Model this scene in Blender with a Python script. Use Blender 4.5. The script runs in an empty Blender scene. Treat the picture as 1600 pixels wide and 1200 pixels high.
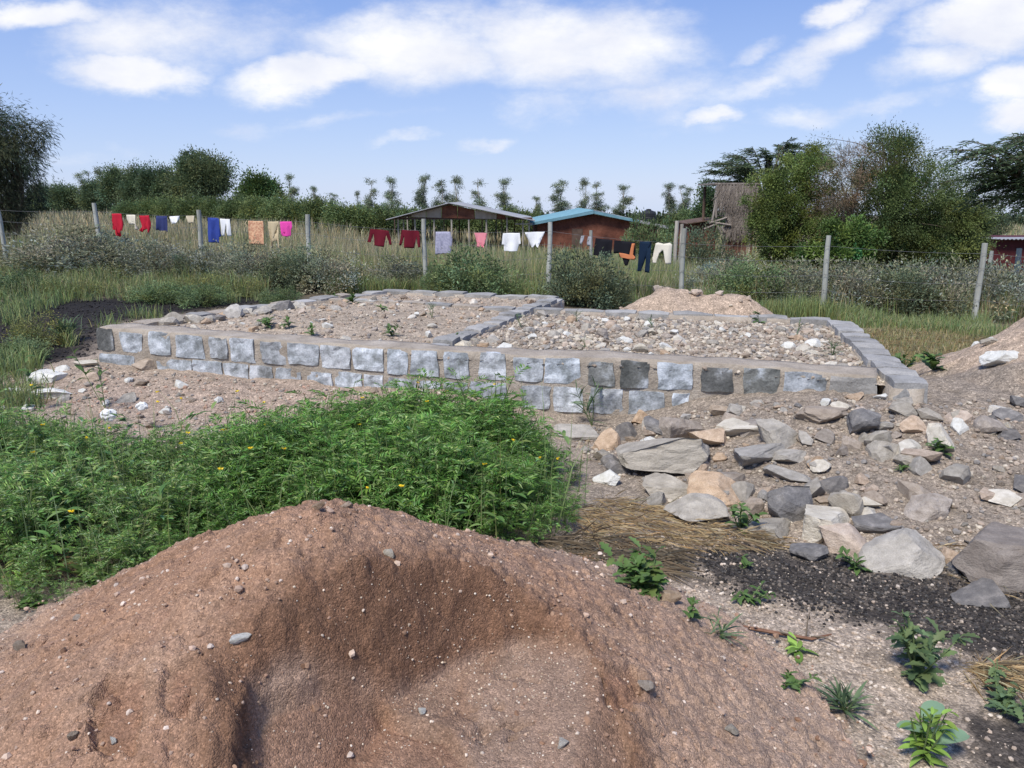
import bpy, bmesh, math, random
import numpy as np
from mathutils import Vector, Matrix

# ------------------------------------------------------------------ camera, sky, sun, exposure
SC = bpy.context.scene
COL = SC.collection
CAMZ, F, HOR = 1.7, 1200.0, 310.0
PITCH = math.atan((600 - HOR) / F)
sP, cP = math.sin(PITCH), math.cos(PITCH)
cd = bpy.data.cameras.new('camera'); cam = bpy.data.objects.new('camera', cd); COL.objects.link(cam)
cd.sensor_width = 36; cd.lens = 36 * F / 1600; cd.clip_start = .05; cd.clip_end = 5000
cam.location = (0, 0, CAMZ); cam.rotation_euler = (math.pi / 2 - PITCH, 0, 0)
SC.camera = cam
SC.view_settings.view_transform = 'Standard'; SC.view_settings.look = 'None'
SC.view_settings.gamma = 1; SC.view_settings.exposure = 0.55; SC.view_settings.use_curve_mapping = False
SUN_EL, SUN_AZ = math.radians(56), math.radians(-148)     # azimuth from +Y towards +X
sl = bpy.data.lights.new('sun', 'SUN'); sl.energy = 3.2; sl.angle = math.radians(16); sl.color = (1, .95, .88)
so = bpy.data.objects.new('sun', sl); COL.objects.link(so)
sd = Vector((math.sin(SUN_AZ) * math.cos(SUN_EL), math.cos(SUN_AZ) * math.cos(SUN_EL), math.sin(SUN_EL)))
so.rotation_euler = sd.to_track_quat('Z', 'Y').to_euler(); so.location = (0, 0, 30)

def ray(px, py):
    a, b = (px - 800) / F, (py - 600) / F
    return np.array([a, cP - b * sP, -(sP + b * cP)])
def at(px, py, Y=None, z=None):
    d = ray(px, py)
    t = Y / d[1] if Y is not None else (z - CAMZ) / d[2]
    p = d * t
    return np.array([p[0], p[1], p[2] + CAMZ])

world = bpy.data.worlds.new('World'); SC.world = world; world.use_nodes = True
def build_world():
    nt = world.node_tree; N = nt.nodes; L = nt.links; N.clear()
    def nd(t, **k):
        n = N.new(t)
        for a, b in k.items(): setattr(n, a, b)
        return n
    def mth(op, a, b=None, clamp=False):
        n = nd('ShaderNodeMath', operation=op); n.use_clamp = clamp
        for i, v in enumerate((a, b)):
            if v is None: continue
            if hasattr(v, 'links'): L.new(v, n.inputs[i])
            else: n.inputs[i].default_value = v
        return n.outputs[0]
    out = nd('ShaderNodeOutputWorld'); bg = nd('ShaderNodeBackground'); bg.inputs[1].default_value = .128
    sky = nd('ShaderNodeTexSky', sky_type='NISHITA'); sky.sun_disc = False
    sky.sun_elevation = SUN_EL; sky.sun_rotation = SUN_AZ % (2 * math.pi); sky.air_density = 1.0; sky.dust_density = .2; sky.ozone_density = 1.6
    tc = nd('ShaderNodeTexCoord'); sep = nd('ShaderNodeSeparateXYZ'); L.new(tc.outputs['Generated'], sep.inputs[0])
    X, Y, Z = sep.outputs
    ay = mth('MAXIMUM', mth('ABSOLUTE', Y), .02)
    u = mth('DIVIDE', X, ay); v = mth('DIVIDE', Z, ay)
    uv = nd('ShaderNodeCombineXYZ'); L.new(u, uv.inputs[0]); L.new(v, uv.inputs[1])
    # ragged edges: shift by noise
    def noise(vec, scale, detail, rough=.55, col=False):
        n = nd('ShaderNodeTexNoise'); n.inputs['Scale'].default_value = scale; n.inputs['Detail'].default_value = detail
        n.inputs['Roughness'].default_value = rough; L.new(vec, n.inputs['Vector'])
        return n.outputs['Color'] if col else n.outputs['Fac']
    st = nd('ShaderNodeMapping'); st.inputs['Scale'].default_value = (1, 1.9, 1); L.new(uv.outputs[0], st.inputs[0])
    wob = nd('ShaderNodeVectorMath', operation='MULTIPLY_ADD'); L.new(noise(st.outputs[0], 5, 6, .6, True), wob.inputs[0])
    wob.inputs[1].default_value = (.16, .09, 0); 
    off = nd('ShaderNodeVectorMath', operation='ADD'); L.new(uv.outputs[0], off.inputs[0]); off.inputs[1].default_value = (-.08, -.045, 0)
    L.new(off.outputs[0], wob.inputs[2])
    blobs = [(240, 62, 190, 80, 0, .62), (215, 125, 120, 34, 0, 1.0), (470, 122, 125, 36, 8, 1.0), (650, 78, 240, 66, 0, .8), (880, 70, 220, 75, 0, .8),
             (60, 14, 150, 28, 0, .9), (1030, 150, 120, 42, 10, .55), (1185, 135, 120, 24, 20, .55), (1320, 55, 190, 40, 30, .62), (1545, 40, 130, 52, 0, 1.05),
             (1580, 130, 85, 40, 0, 1.05), (1600, 184, 60, 28, 0, .95), (1250, 182, 130, 22, 4, .5), (400, 205, 90, 18, 0, .32), (640, 218, 50, 12, 5, .5),
             (760, 222, 55, 12, 5, .55), (1112, 188, 45, 13, 5, .65), (860, 165, 110, 42, 0, .45), (1310, 8, 50, 20, 10, .9), (1430, 125, 60, 16, 12, .4), (1170, 80, 70, 20, 30, .5),
             (120, 230, 160, 18, 0, .25), (930, 120, 200, 40, 0, .45), (1010, 205, 320, 14, 0, .22), (1120, 150, 200, 40, 15, .42), (300, 70, 260, 70, 10, .5), (1400, 160, 200, 22, 8, .4), (560, 190, 200, 12, 3, .3), (1480, 90, 120, 36, 20, .6), (980, 40, 160, 30, 8, .5)]
    tot = None
    for (bx, by, w, h, ang, k) in blobs:
        c = ray(bx, by); cu, cv = c[0] / c[1], c[2] / c[1]
        m = nd('ShaderNodeMapping', vector_type='TEXTURE'); L.new(wob.outputs[0], m.inputs[0])
        m.inputs['Location'].default_value = (cu, cv, 0); m.inputs['Rotation'].default_value = (0, 0, math.radians(ang))
        m.inputs['Scale'].default_value = (w / F, h / F, 1)
        ln = nd('ShaderNodeVectorMath', operation='LENGTH'); L.new(m.outputs[0], ln.inputs[0])
        mr = nd('ShaderNodeMapRange', interpolation_type='SMOOTHSTEP'); L.new(ln.outputs['Value'], mr.inputs[0])
        mr.inputs[1].default_value = 1.5; mr.inputs[2].default_value = .0; mr.inputs[3].default_value = 0; mr.inputs[4].default_value = k
        tot = mr.outputs[0] if tot is None else mth('MAXIMUM', tot, mr.outputs[0])
    # general broken cloud layer over the whole sky, laid on a flat layer
    zz = mth('ADD', mth('MAXIMUM', Z, 0.0), .18)
    pl = nd('ShaderNodeCombineXYZ'); L.new(mth('DIVIDE', X, zz), pl.inputs[0]); L.new(mth('DIVIDE', Y, zz), pl.inputs[1])
    gen = noise(pl.outputs[0], 1.1, 5, .6)
    g = nd('ShaderNodeMapRange', interpolation_type='SMOOTHSTEP'); L.new(gen, g.inputs[0]); g.inputs[1].default_value = .52; g.inputs[2].default_value = .78
    g.inputs[3].default_value = 0; g.inputs[4].default_value = .75
    # only higher up than the frame reaches, fading in above it and behind the horizon band
    hi = nd('ShaderNodeMapRange', interpolation_type='SMOOTHSTEP'); L.new(v, hi.inputs[0]); hi.inputs[1].default_value = .26; hi.inputs[2].default_value = .5
    gg = mth('MULTIPLY', g.outputs[0], hi.outputs[0])
    tot = mth('MAXIMUM', tot, gg)
    det = noise(st.outputs[0], 9, 10, .66)
    fine = nd('ShaderNodeMapRange'); L.new(det, fine.inputs[0]); fine.inputs[1].default_value = .3; fine.inputs[2].default_value = .7
    fine.inputs[3].default_value = 0; fine.inputs[4].default_value = 1.4
    dens = mth('SUBTRACT', mth('MULTIPLY', tot, 1.4), mth('MULTIPLY', mth('SUBTRACT', 1.25, fine.outputs[0]), .34))
    dm = nd('ShaderNodeMapRange', interpolation_type='SMOOTHSTEP'); L.new(dens, dm.inputs[0]); dm.inputs[1].default_value = .0; dm.inputs[2].default_value = .95
    # cloud tone: bright tops, faint grey-violet thicker bases (noise driven)
    tone = nd('ShaderNodeValToRGB'); L.new(noise(st.outputs[0], 7, 5), tone.inputs[0])
    tone.color_ramp.elements[0].position = .3; tone.color_ramp.elements[0].color = (4.2, 4.4, 5.1, 1)
    tone.color_ramp.elements[1].position = .65; tone.color_ramp.elements[1].color = (5.6, 5.6, 5.65, 1)
    hz = nd('ShaderNodeMixRGB'); hz.blend_type = 'MIX'; hz.inputs[0].default_value = .85; L.new(sky.outputs[0], hz.inputs[1])
    gr = nd('ShaderNodeValToRGB'); L.new(mth('MAXIMUM', Z, 0.0), gr.inputs[0]); L.new(gr.outputs[0], hz.inputs[2]); ce = gr.color_ramp.elements; ce.new(.1); ce.new(.27)
    for e_, (p_, c_) in zip(ce, ((0, (2.75, 3.4, 4.9)), (.1, (2.1, 2.85, 4.8)), (.27, (1.0, 1.78, 4.15)), (1, (.5, 1.05, 2.9)))): e_.position = p_; e_.color = (*c_, 1)
    mx = nd('ShaderNodeMixRGB'); L.new(dm.outputs[0], mx.inputs[0]); L.new(hz.outputs[0], mx.inputs[1]); L.new(tone.outputs[0], mx.inputs[2])
    L.new(mx.outputs[0], bg.inputs[0]); L.new(bg.outputs[0], out.inputs[0])
build_world()

# ------------------------------------------------------------------ helpers
R0 = np.random.default_rng(7)
def tag(o, label=None, cat=None, group=None, kind=None):
    if label: o['label'] = label
    if cat: o['category'] = cat
    if group: o['group'] = group
    if kind: o['kind'] = kind
    return o
def empty(name, loc=(0, 0, 0), rz=0):
    o = bpy.data.objects.new(name, None); COL.objects.link(o); o.location = loc; o.rotation_euler = (0, 0, rz); o.empty_display_size = .1
    return o
def link(name, me, parent=None, loc=None):
    o = bpy.data.objects.new(name, me); COL.objects.link(o)
    if parent is not None: o.parent = parent
    if loc is not None: o.location = loc
    return o
def npmesh(name, V, Fc, mats, col=None, smooth=False, midx=None):
    V = np.asarray(V, np.float32); Fc = np.asarray(Fc, np.int32)
    me = bpy.data.meshes.new(name); m, k = Fc.shape
    me.vertices.add(len(V)); me.vertices.foreach_set('co', V.ravel())
    me.loops.add(m * k); me.loops.foreach_set('vertex_index', Fc.ravel())
    me.polygons.add(m); me.polygons.foreach_set('loop_start', np.arange(0, m * k, k, dtype=np.int32))
    me.polygons.foreach_set('use_smooth', np.full(m, smooth))
    for mt in (mats if isinstance(mats, (list, tuple)) else [mats]): me.materials.append(mt)
    if midx is not None: me.polygons.foreach_set('material_index', np.asarray(midx, np.int32))
    me.update(calc_edges=True)
    if col is not None:
        col = np.asarray(col, np.float32)
        if col.shape[1] == 3: col = np.c_[col, np.ones(len(col), np.float32)]
        a = me.color_attributes.new('Col', 'FLOAT_COLOR', 'POINT'); a.data.foreach_set('color', col.ravel())
    return me
class Acc:
    def __init__(s): s.V = []; s.F = []; s.C = []; s.n = 0
    def add(s, V, Fc, C=None):
        s.V.append(np.asarray(V, np.float32)); s.F.append(np.asarray(Fc, np.int64) + s.n); s.n += len(V)
        if C is not None:
            C = np.asarray(C, np.float32)
            if C.ndim == 1: C = np.tile(C, (len(V), 1))
            s.C.append(C)
    def mesh(s, name, mats, smooth=False):
        return npmesh(name, np.concatenate(s.V), np.concatenate(s.F), mats, np.concatenate(s.C) if s.C else None, smooth)
def _h(ix, iy, iz, seed):
    with np.errstate(over='ignore'):
        h = (ix.astype(np.int64) * 374761393 + iy.astype(np.int64) * 668265263 + iz.astype(np.int64) * 2147483647 + seed * 974634777) & 0xffffffff
        h = ((h ^ (h >> 13)) * 1274126177) & 0xffffffff
        h = ((h ^ (h >> 16)) * 2246822519) & 0xffffffff
    return ((h ^ (h >> 15)) & 0xffff) / 65535.0
def vn(x, y, z=None, seed=0):
    x = np.asarray(x, float); y = np.asarray(y, float)
    z = np.zeros_like(x) if z is None else np.asarray(z, float)
    ix, iy, iz = np.floor(x), np.floor(y), np.floor(z); fx, fy, fz = x - ix, y - iy, z - iz
    fx = fx * fx * (3 - 2 * fx); fy = fy * fy * (3 - 2 * fy); fz = fz * fz * (3 - 2 * fz)
    def c(a, b, d): return _h(ix + a, iy + b, iz + d, seed)
    def pl(d):
        return (c(0, 0, d) * (1 - fx) + c(1, 0, d) * fx) * (1 - fy) + (c(0, 1, d) * (1 - fx) + c(1, 1, d) * fx) * fy
    if not np.any(iz) and not np.any(fz): return pl(0) * 2 - 1
    return (pl(0) * (1 - fz) + pl(1) * fz) * 2 - 1
def fbm(x, y, z=None, oct=4, seed=0, gain=.5):
    s = 0; a = 1; f = 1; t = 0
    for i in range(oct):
        s = s + a * vn(np.asarray(x) * f, np.asarray(y) * f, None if z is None else np.asarray(z) * f, seed + i * 17); t += a; a *= gain; f *= 2.03
    return s / t
def sstep(a, b, x):
    t = np.clip((x - a) / (b - a), 0, 1); return t * t * (3 - 2 * t)
def pdist(x, y, poly):
    """signed distance to a polygon, positive inside"""
    x = np.asarray(x, float); y = np.asarray(y, float); P = np.asarray(poly, float)[:, :2]
    d = np.full(x.shape, 1e9); ins = np.zeros(x.shape, bool)
    for i in range(len(P)):
        x0, y0 = P[i]; x1, y1 = P[(i + 1) % len(P)]
        ex, ey = x1 - x0, y1 - y0; t = np.clip(((x - x0) * ex + (y - y0) * ey) / (ex * ex + ey * ey + 1e-12), 0, 1)
        d = np.minimum(d, np.hypot(x - x0 - t * ex, y - y0 - t * ey))
        if abs(ey) > 1e-12:
            cr = ((y0 > y) != (y1 > y)) & (x < ex * (y - y0) / ey + x0); ins ^= cr
    return np.where(ins, d, -d)
def pline(x, y, P):
    d = np.full(np.shape(x), 1e9)
    for (x0, y0), (x1, y1) in zip(P[:-1], P[1:]):
        ex, ey = x1 - x0, y1 - y0; t = np.clip(((x - x0) * ex + (y - y0) * ey) / (ex * ex + ey * ey), 0, 1)
        d = np.minimum(d, np.hypot(x - x0 - t * ex, y - y0 - t * ey))
    return d
def unit(v): return v / (np.linalg.norm(v, axis=-1, keepdims=True) + 1e-9)
def tube(pts, rad, sides=5):
    pts = np.asarray(pts, float); n = len(pts); rad = np.broadcast_to(rad, (n,))
    T = unit(np.gradient(pts, axis=0)); ref = np.where(np.abs(T[:, 2:3]) > .9, np.array([[1., 0, 0]]), np.array([[0., 0, 1]]))
    A = unit(np.cross(T, ref)); B = np.cross(T, A)
    th = np.arange(sides) * 2 * np.pi / sides
    V = (pts[:, None] + rad[:, None, None] * (np.cos(th)[None, :, None] * A[:, None] + np.sin(th)[None, :, None] * B[:, None])).reshape(-1, 3)
    q = []
    for i in range(n - 1):
        for j in range(sides):
            a = i * sides + j; b = i * sides + (j + 1) % sides; q += [(a, b, b + sides), (a, b + sides, a + sides)]
    for j in range(1, sides - 1):
        q.append((0, j + 1, j)); e = (n - 1) * sides; q.append((e, e + j, e + j + 1))
    return V, np.array(q)
def leaves(P, D, L, W, rng, fold=.25, roll=None):
    """rhombic leaves with a folded midrib: 4 verts, 2 tris each"""
    n = len(P); D = unit(D); rnd = unit(rng.normal(size=(n, 3))) if roll is None else unit(roll)
    S = unit(np.cross(D, rnd)); U = np.cross(S, D)
    L = np.broadcast_to(L, (n,))[:, None]; W = np.broadcast_to(W, (n,))[:, None]
    mid = P + D * L * .45 + U * W * fold
    V = np.stack([P, mid - S * W * .5, P + D * L - U * L * .08, mid + S * W * .5], 1).reshape(-1, 3)
    b = np.arange(n)[:, None] * 4
    Fc = np.concatenate([b + np.array([[0, 1, 2]]), b + np.array([[0, 2, 3]])], 1).reshape(-1, 3)
    return V, Fc
def blades(P, H, lean, W, rng, bend=.5):
    """grass blades: 5 verts, 3 tris; lean is a horizontal vector (n,2)"""
    n = len(P); H = np.broadcast_to(H, (n,)); W = np.broadcast_to(W, (n,))
    th = rng.uniform(0, 2 * np.pi, n); S = np.c_[np.cos(th), np.sin(th), np.zeros(n)] * W[:, None] * .5
    l3 = np.c_[lean, np.zeros(n)]
    mid = P + l3 * (H * .35)[:, None] + np.c_[np.zeros((n, 2)), H * .58]
    tip = P + l3 * (H * (.35 + bend))[:, None] + np.c_[np.zeros((n, 2)), H * np.clip(1 - .35 * np.linalg.norm(lean, axis=1), .3, 1)]
    V = np.stack([P - S, P + S, mid - S * .75, mid + S * .75, tip], 1).reshape(-1, 3)
    b = np.arange(n)[:, None] * 5
    Fc = np.concatenate([b + np.array([[0, 1, 3]]), b + np.array([[0, 3, 2]]), b + np.array([[2, 3, 4]])], 1).reshape(-1, 3)
    return V, Fc
def inst(TV, TF, M, T):
    """many copies of a template: M (n,3,3), T (n,3)"""
    n = len(T); V = np.einsum('nij,vj->nvi', M, TV) + T[:, None]
    Fc = TF[None] + (np.arange(n) * len(TV))[:, None, None]
    return V.reshape(-1, 3), Fc.reshape(-1, TF.shape[1])
def rotz(a, s=None):
    a = np.asarray(a); M = np.zeros((len(a), 3, 3)); c, d = np.cos(a), np.sin(a)
    M[:, 0, 0] = c; M[:, 0, 1] = -d; M[:, 1, 0] = d; M[:, 1, 1] = c; M[:, 2, 2] = 1
    return M if s is None else M * np.asarray(s)[:, None, None]
def rotr(n, rng):
    q = unit(rng.normal(size=(n, 4))); w, x, y, z = q.T
    return np.stack([np.stack([1 - 2 * (y * y + z * z), 2 * (x * y - z * w), 2 * (x * z + y * w)], -1),
                     np.stack([2 * (x * y + z * w), 1 - 2 * (x * x + z * z), 2 * (y * z - x * w)], -1),
                     np.stack([2 * (x * z - y * w), 2 * (y * z + x * w), 1 - 2 * (x * x + y * y)], -1)], 1)
_ico = {}
def ico(n):
    if n not in _ico:
        bm = bmesh.new(); bmesh.ops.create_icosphere(bm, subdivisions=n, radius=1); bm.verts.ensure_lookup_table()
        _ico[n] = (np.array([v.co[:] for v in bm.verts]), np.array([[v.index for v in f.verts] for f in bm.faces])); bm.free()
    return _ico[n][0].copy(), _ico[n][1]
def rockv(rng, sub=2, cuts=12, rough=.04, depth=(.34, .8)):
    V, Fc = ico(sub)
    for i in range(cuts):
        n = unit(rng.normal(size=3)); d = rng.uniform(*depth); k = V @ n - d; V = V - np.maximum(k, 0)[:, None] * n
    o = rng.uniform(0, 50, 3)
    V = V * (1 + rough * fbm(V[:, 0] * 2.2 + o[0], V[:, 1] * 2.2 + o[1], V[:, 2] * 2.2 + o[2], 3)[:, None])
    if sub >= 3:
        ax = unit(rng.normal(size=3) + np.array([0, 0, 1.2])); s_ = V @ ax; st_ = np.floor(s_ * 4 + .6 * fbm(V[:, 0] * 2 + o[1], V[:, 1] * 2, V[:, 2] * 2, 2)); V = V * (1 + .07 * _h(st_, st_ * 0, st_ * 0, int(o[0] * 10))[:, None])
        V = V * (1 + .06 * fbm(V[:, 0] * 7 + o[2], V[:, 1] * 7, V[:, 2] * 7, 3)[:, None])
    V = V - (V.max(0) + V.min(0)) / 2; V = V / ((V.max(0) - V.min(0)) / 2)
    return V, Fc
def boxm(cx, cy, cz, dx, dy, dz):
    V = np.array([(x, y, z) for z in (-.5, .5) for y in (-.5, .5) for x in (-.5, .5)]) * (dx, dy, dz) + (cx, cy, cz)
    Fc = np.array([(0, 2, 3, 1), (4, 5, 7, 6), (0, 1, 5, 4), (2, 6, 7, 3), (0, 4, 6, 2), (1, 3, 7, 5)])
    return V, Fc
def tri(q): q = np.asarray(q); return np.concatenate([q[:, [0, 1, 2]], q[:, [0, 2, 3]]])

# ------------------------------------------------------------------ materials
def newmat(name):
    m = bpy.data.materials.new(name); m.use_nodes = True; nt = m.node_tree; nt.nodes.clear()
    return m, nt
def N(nt, t, **k):
    n = nt.nodes.new(t)
    for a, b in k.items():
        if a in ('ins',):
            for q, v in b.items(): n.inputs[q].default_value = v
        else: setattr(n, a, b)
    return n
def ramp(nt, fac, stops):
    r = N(nt, 'ShaderNodeValToRGB'); e = r.color_ramp.elements
    while len(e) < len(stops): e.new(.5)
    for i, (p, c) in enumerate(stops): e[i].position = p; e[i].color = (*c, 1)
    nt.links.new(fac, r.inputs[0]); return r.outputs[0]
def leafmat(name, tint=(1.75, 1.7, 1.6), trans=.3, gloss=.06, rough=.5):
    m, nt = newmat(name); L = nt.links
    at_ = N(nt, 'ShaderNodeAttribute', attribute_name='Col')
    oi = N(nt, 'ShaderNodeObjectInfo')
    hs = N(nt, 'ShaderNodeHueSaturation'); L.new(at_.outputs['Color'], hs.inputs['Color'])
    mr = N(nt, 'ShaderNodeMapRange', ins={3: .85, 4: 1.15}); L.new(oi.outputs['Random'], mr.inputs[0]); L.new(mr.outputs[0], hs.inputs['Value'])
    mu = N(nt, 'ShaderNodeMixRGB', blend_type='MULTIPLY'); mu.inputs[0].default_value = 1; L.new(hs.outputs[0], mu.inputs[1]); mu.inputs[2].default_value = (*tint, 1)
    p = N(nt, 'ShaderNodeBsdfPrincipled', ins={'Roughness': rough, 'Specular IOR Level': gloss * 4}); L.new(mu.outputs[0], p.inputs['Base Color'])
    t = N(nt, 'ShaderNodeBsdfTranslucent'); L.new(mu.outputs[0], t.inputs[0])
    mx = N(nt, 'ShaderNodeMixShader'); mx.inputs[0].default_value = trans; L.new(p.outputs[0], mx.inputs[1]); L.new(t.outputs[0], mx.inputs[2])
    o = N(nt, 'ShaderNodeOutputMaterial'); L.new(mx.outputs[0], o.inputs[0]); return m
def surf(name, stops, scale=3, detail=6, rough=.9, bump=.3, bscale=30, bdist=.01, attr=False, stretch=None, stops2=None, scale2=20, mix2=.4, spec=.2, rand=True, grit=None, vary=0):
    """noise-ramped surface with fine relief; attr multiplies in the vertex colour Col"""
    m, nt = newmat(name); L = nt.links
    tc = N(nt, 'ShaderNodeTexCoord'); vec = tc.outputs['Object']
    if rand:
        oi = N(nt, 'ShaderNodeObjectInfo'); vm = N(nt, 'ShaderNodeVectorMath', operation='MULTIPLY_ADD')
        L.new(oi.outputs['Random'], vm.inputs[0]); vm.inputs[1].default_value = (37, 19, 53); L.new(vec, vm.inputs[2]); vec = vm.outputs[0]
    if stretch:
        mp = N(nt, 'ShaderNodeMapping'); mp.inputs['Scale'].default_value = stretch; L.new(vec, mp.inputs[0]); vec = mp.outputs[0]
    n1 = N(nt, 'ShaderNodeTexNoise', ins={'Scale': scale, 'Detail': detail, 'Roughness': .6}); L.new(vec, n1.inputs['Vector'])
    c = ramp(nt, n1.outputs['Fac'], stops)
    if stops2:
        n2 = N(nt, 'ShaderNodeTexNoise', ins={'Scale': scale2, 'Detail': 4, 'Roughness': .7}); L.new(vec, n2.inputs['Vector'])
        c2 = ramp(nt, n2.outputs['Fac'], stops2); mx = N(nt, 'ShaderNodeMixRGB', blend_type='OVERLAY'); mx.inputs[0].default_value = mix2
        L.new(c, mx.inputs[1]); L.new(c2, mx.inputs[2]); c = mx.outputs[0]
    if attr:
        a = N(nt, 'ShaderNodeAttribute', attribute_name='Col'); mx = N(nt, 'ShaderNodeMixRGB', blend_type='MULTIPLY'); mx.inputs[0].default_value = 1
        L.new(c, mx.inputs[1]); L.new(a.outputs['Color'], mx.inputs[2]); c = mx.outputs[0]
    if vary:
        oi2 = N(nt, 'ShaderNodeObjectInfo'); hs = N(nt, 'ShaderNodeHueSaturation'); wn = N(nt, 'ShaderNodeTexWhiteNoise', noise_dimensions='1D'); L.new(oi2.outputs['Random'], wn.inputs['W'])
        m1 = N(nt, 'ShaderNodeMapRange', ins={3: 1 - vary, 4: 1 + vary * .7}); L.new(oi2.outputs['Random'], m1.inputs[0]); L.new(m1.outputs[0], hs.inputs['Value'])
        m2 = N(nt, 'ShaderNodeMapRange', ins={3: .65, 4: 1.12}); L.new(wn.outputs['Value'], m2.inputs[0]); L.new(m2.outputs[0], hs.inputs['Saturation']); L.new(c, hs.inputs['Color']); c = hs.outputs[0]
    gh = None
    if grit:
        for gs, amt, hgt in grit:
            vo = N(nt, 'ShaderNodeTexVoronoi', ins={'Scale': gs, 'Randomness': 1.0}); L.new(vec, vo.inputs['Vector'])
            sx = N(nt, 'ShaderNodeSeparateXYZ'); L.new(vo.outputs['Color'], sx.inputs[0])
            gc = ramp(nt, sx.outputs[0], [(.0, g3(max(0, 1 - amt))), (.45, g3(.97)), (.8, g3(1.06)), (.97, g3(1 + amt * 1.3))])
            mx = N(nt, 'ShaderNodeMixRGB', blend_type='MULTIPLY'); mx.inputs[0].default_value = 1; L.new(c, mx.inputs[1]); L.new(gc, mx.inputs[2]); c = mx.outputs[0]
            mh = N(nt, 'ShaderNodeMath', operation='MULTIPLY'); L.new(vo.outputs['Distance'], mh.inputs[0]); mh.inputs[1].default_value = -hgt
            if gh is not None:
                ad = N(nt, 'ShaderNodeMath', operation='ADD'); L.new(gh, ad.inputs[0]); L.new(mh.outputs[0], ad.inputs[1]); gh = ad.outputs[0]
            else: gh = mh.outputs[0]
    p = N(nt, 'ShaderNodeBsdfPrincipled', ins={'Roughness': rough, 'Specular IOR Level': spec}); L.new(c, p.inputs['Base Color'])
    if bump:
        nb = N(nt, 'ShaderNodeTexNoise', ins={'Scale': bscale, 'Detail': 8, 'Roughness': .65}); L.new(vec, nb.inputs['Vector'])
        b = N(nt, 'ShaderNodeBump', ins={'Strength': bump, 'Distance': bdist}); 
        hsrc = nb.outputs['Fac']
        if gh is not None:
            ad = N(nt, 'ShaderNodeMath', operation='ADD'); L.new(gh, ad.inputs[0]); L.new(hsrc, ad.inputs[1]); hsrc = ad.outputs[0]
        L.new(hsrc, b.inputs['Height']); L.new(b.outputs[0], p.inputs['Normal'])
    o = N(nt, 'ShaderNodeOutputMaterial'); L.new(p.outputs[0], o.inputs[0]); return m
def g3(v): return (v, v, v)
M_ground = surf('ground', [(.25, g3(.62)), (.5, g3(.95)), (.78, g3(1.25))], 9, 10, .95, .7, 60, .012, attr=True, stops2=[(.35, g3(.3)), (.65, g3(.7))], scale2=120, mix2=.55, rand=False, grit=[(55, .3, .5), (140, .4, .5)])
M_soil = surf('mound_soil', [(.25, g3(.72)), (.5, g3(.98)), (.78, g3(1.2))], 6, 10, .95, .8, 70, .01, attr=True, stops2=[(.38, g3(.32)), (.62, g3(.68))], scale2=220, mix2=.6, rand=False, grit=[(90, .14, .25), (260, .34, .35)])
M_rock = {
 'grey': surf('rock_grey', [(.3, (.26, .235, .195)), (.52, (.37, .335, .28)), (.72, (.48, .44, .37))], 2.2, 10, .95, .9, 11, .012, stops2=[(.3, g3(.36)), (.6, g3(.7))], scale2=34, mix2=.55, vary=0.2),
 'dark': surf('rock_dark', [(.3, (.13, .122, .117)), (.52, (.2, .187, .175)), (.74, (.34, .31, .28))], 2.2, 10, .95, .9, 11, .012, stops2=[(.3, g3(.36)), (.6, g3(.7))], scale2=34, mix2=.55, vary=0.2),
 'tan': surf('rock_tan', [(.3, (.33, .24, .165)), (.52, (.48, .36, .255)), (.74, (.58, .46, .34))], 2.2, 10, .95, .9, 11, .012, stops2=[(.3, g3(.25)), (.6, g3(.65))], scale2=30, mix2=.6, vary=0.15),
 'cream': surf('rock_cream', [(.3, (.45, .40, .31)), (.52, (.60, .54, .43)), (.74, (.70, .65, .55))], 2.2, 10, .95, .9, 11, .012, stops2=[(.3, g3(.3)), (.6, g3(.62))], scale2=34, mix2=.5, vary=0.15),
 'white': surf('rock_white', [(.3, (.58, .56, .49)), (.52, (.70, .69, .63)), (.74, (.78, .77, .73))], 2.2, 10, .95, .9, 11, .012, stops2=[(.3, g3(.35)), (.6, g3(.6))], scale2=34, mix2=.5),
 'brown': surf('rock_brown', [(.3, (.16, .135, .115)), (.52, (.225, .195, .168)), (.74, (.31, .27, .23))], 2.2, 10, .95, .9, 11, .012, stops2=[(.3, g3(.36)), (.6, g3(.68))], scale2=34, mix2=.55),
 'earth': surf('rock_earth', [(.3, (.24, .19, .145)), (.52, (.35, .285, .22)), (.74, (.44, .37, .30))], 2.2, 10, .95, .9, 11, .012, stops2=[(.3, g3(.3)), (.6, g3(.65))], scale2=34, mix2=.55, vary=0.2),
}
M_gravel = surf('gravel', [(.3, g3(.8)), (.7, g3(1.15))], 30, 4, .95, .3, 80, .004, attr=True, rand=False)
M_leaf = leafmat('leaf', trans=.3)
M_leafdry = leafmat('dry_leaf', (1.7, 1.65, 1.55), trans=.22, gloss=.03, rough=.8)
M_bark = surf('bark', [(.3, (.09, .07, .05)), (.7, (.2, .16, .12))], 8, 6, .95, .6, 40, .02, stretch=(1, 1, .25))
M_paleb = surf('pale_bark', [(.3, (.28, .25, .2)), (.7, (.5, .46, .4))], 8, 6, .95, .5, 40, .02, stretch=(1, 1, .25))
M_post = surf('weathered_post', [(.3, (.22, .22, .19)), (.52, (.36, .37, .33)), (.75, (.46, .47, .43))], 9, 8, .9, .5, 50, .008, stretch=(1, 1, .12))
M_mortar = surf('mortar', [(.3, (.27, .23, .185)), (.52, (.37, .32, .262)), (.75, (.47, .42, .355))], 5, 9, .95, .9, 38, .02, stops2=[(.35, g3(.35)), (.65, g3(.65))], scale2=90)
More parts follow.
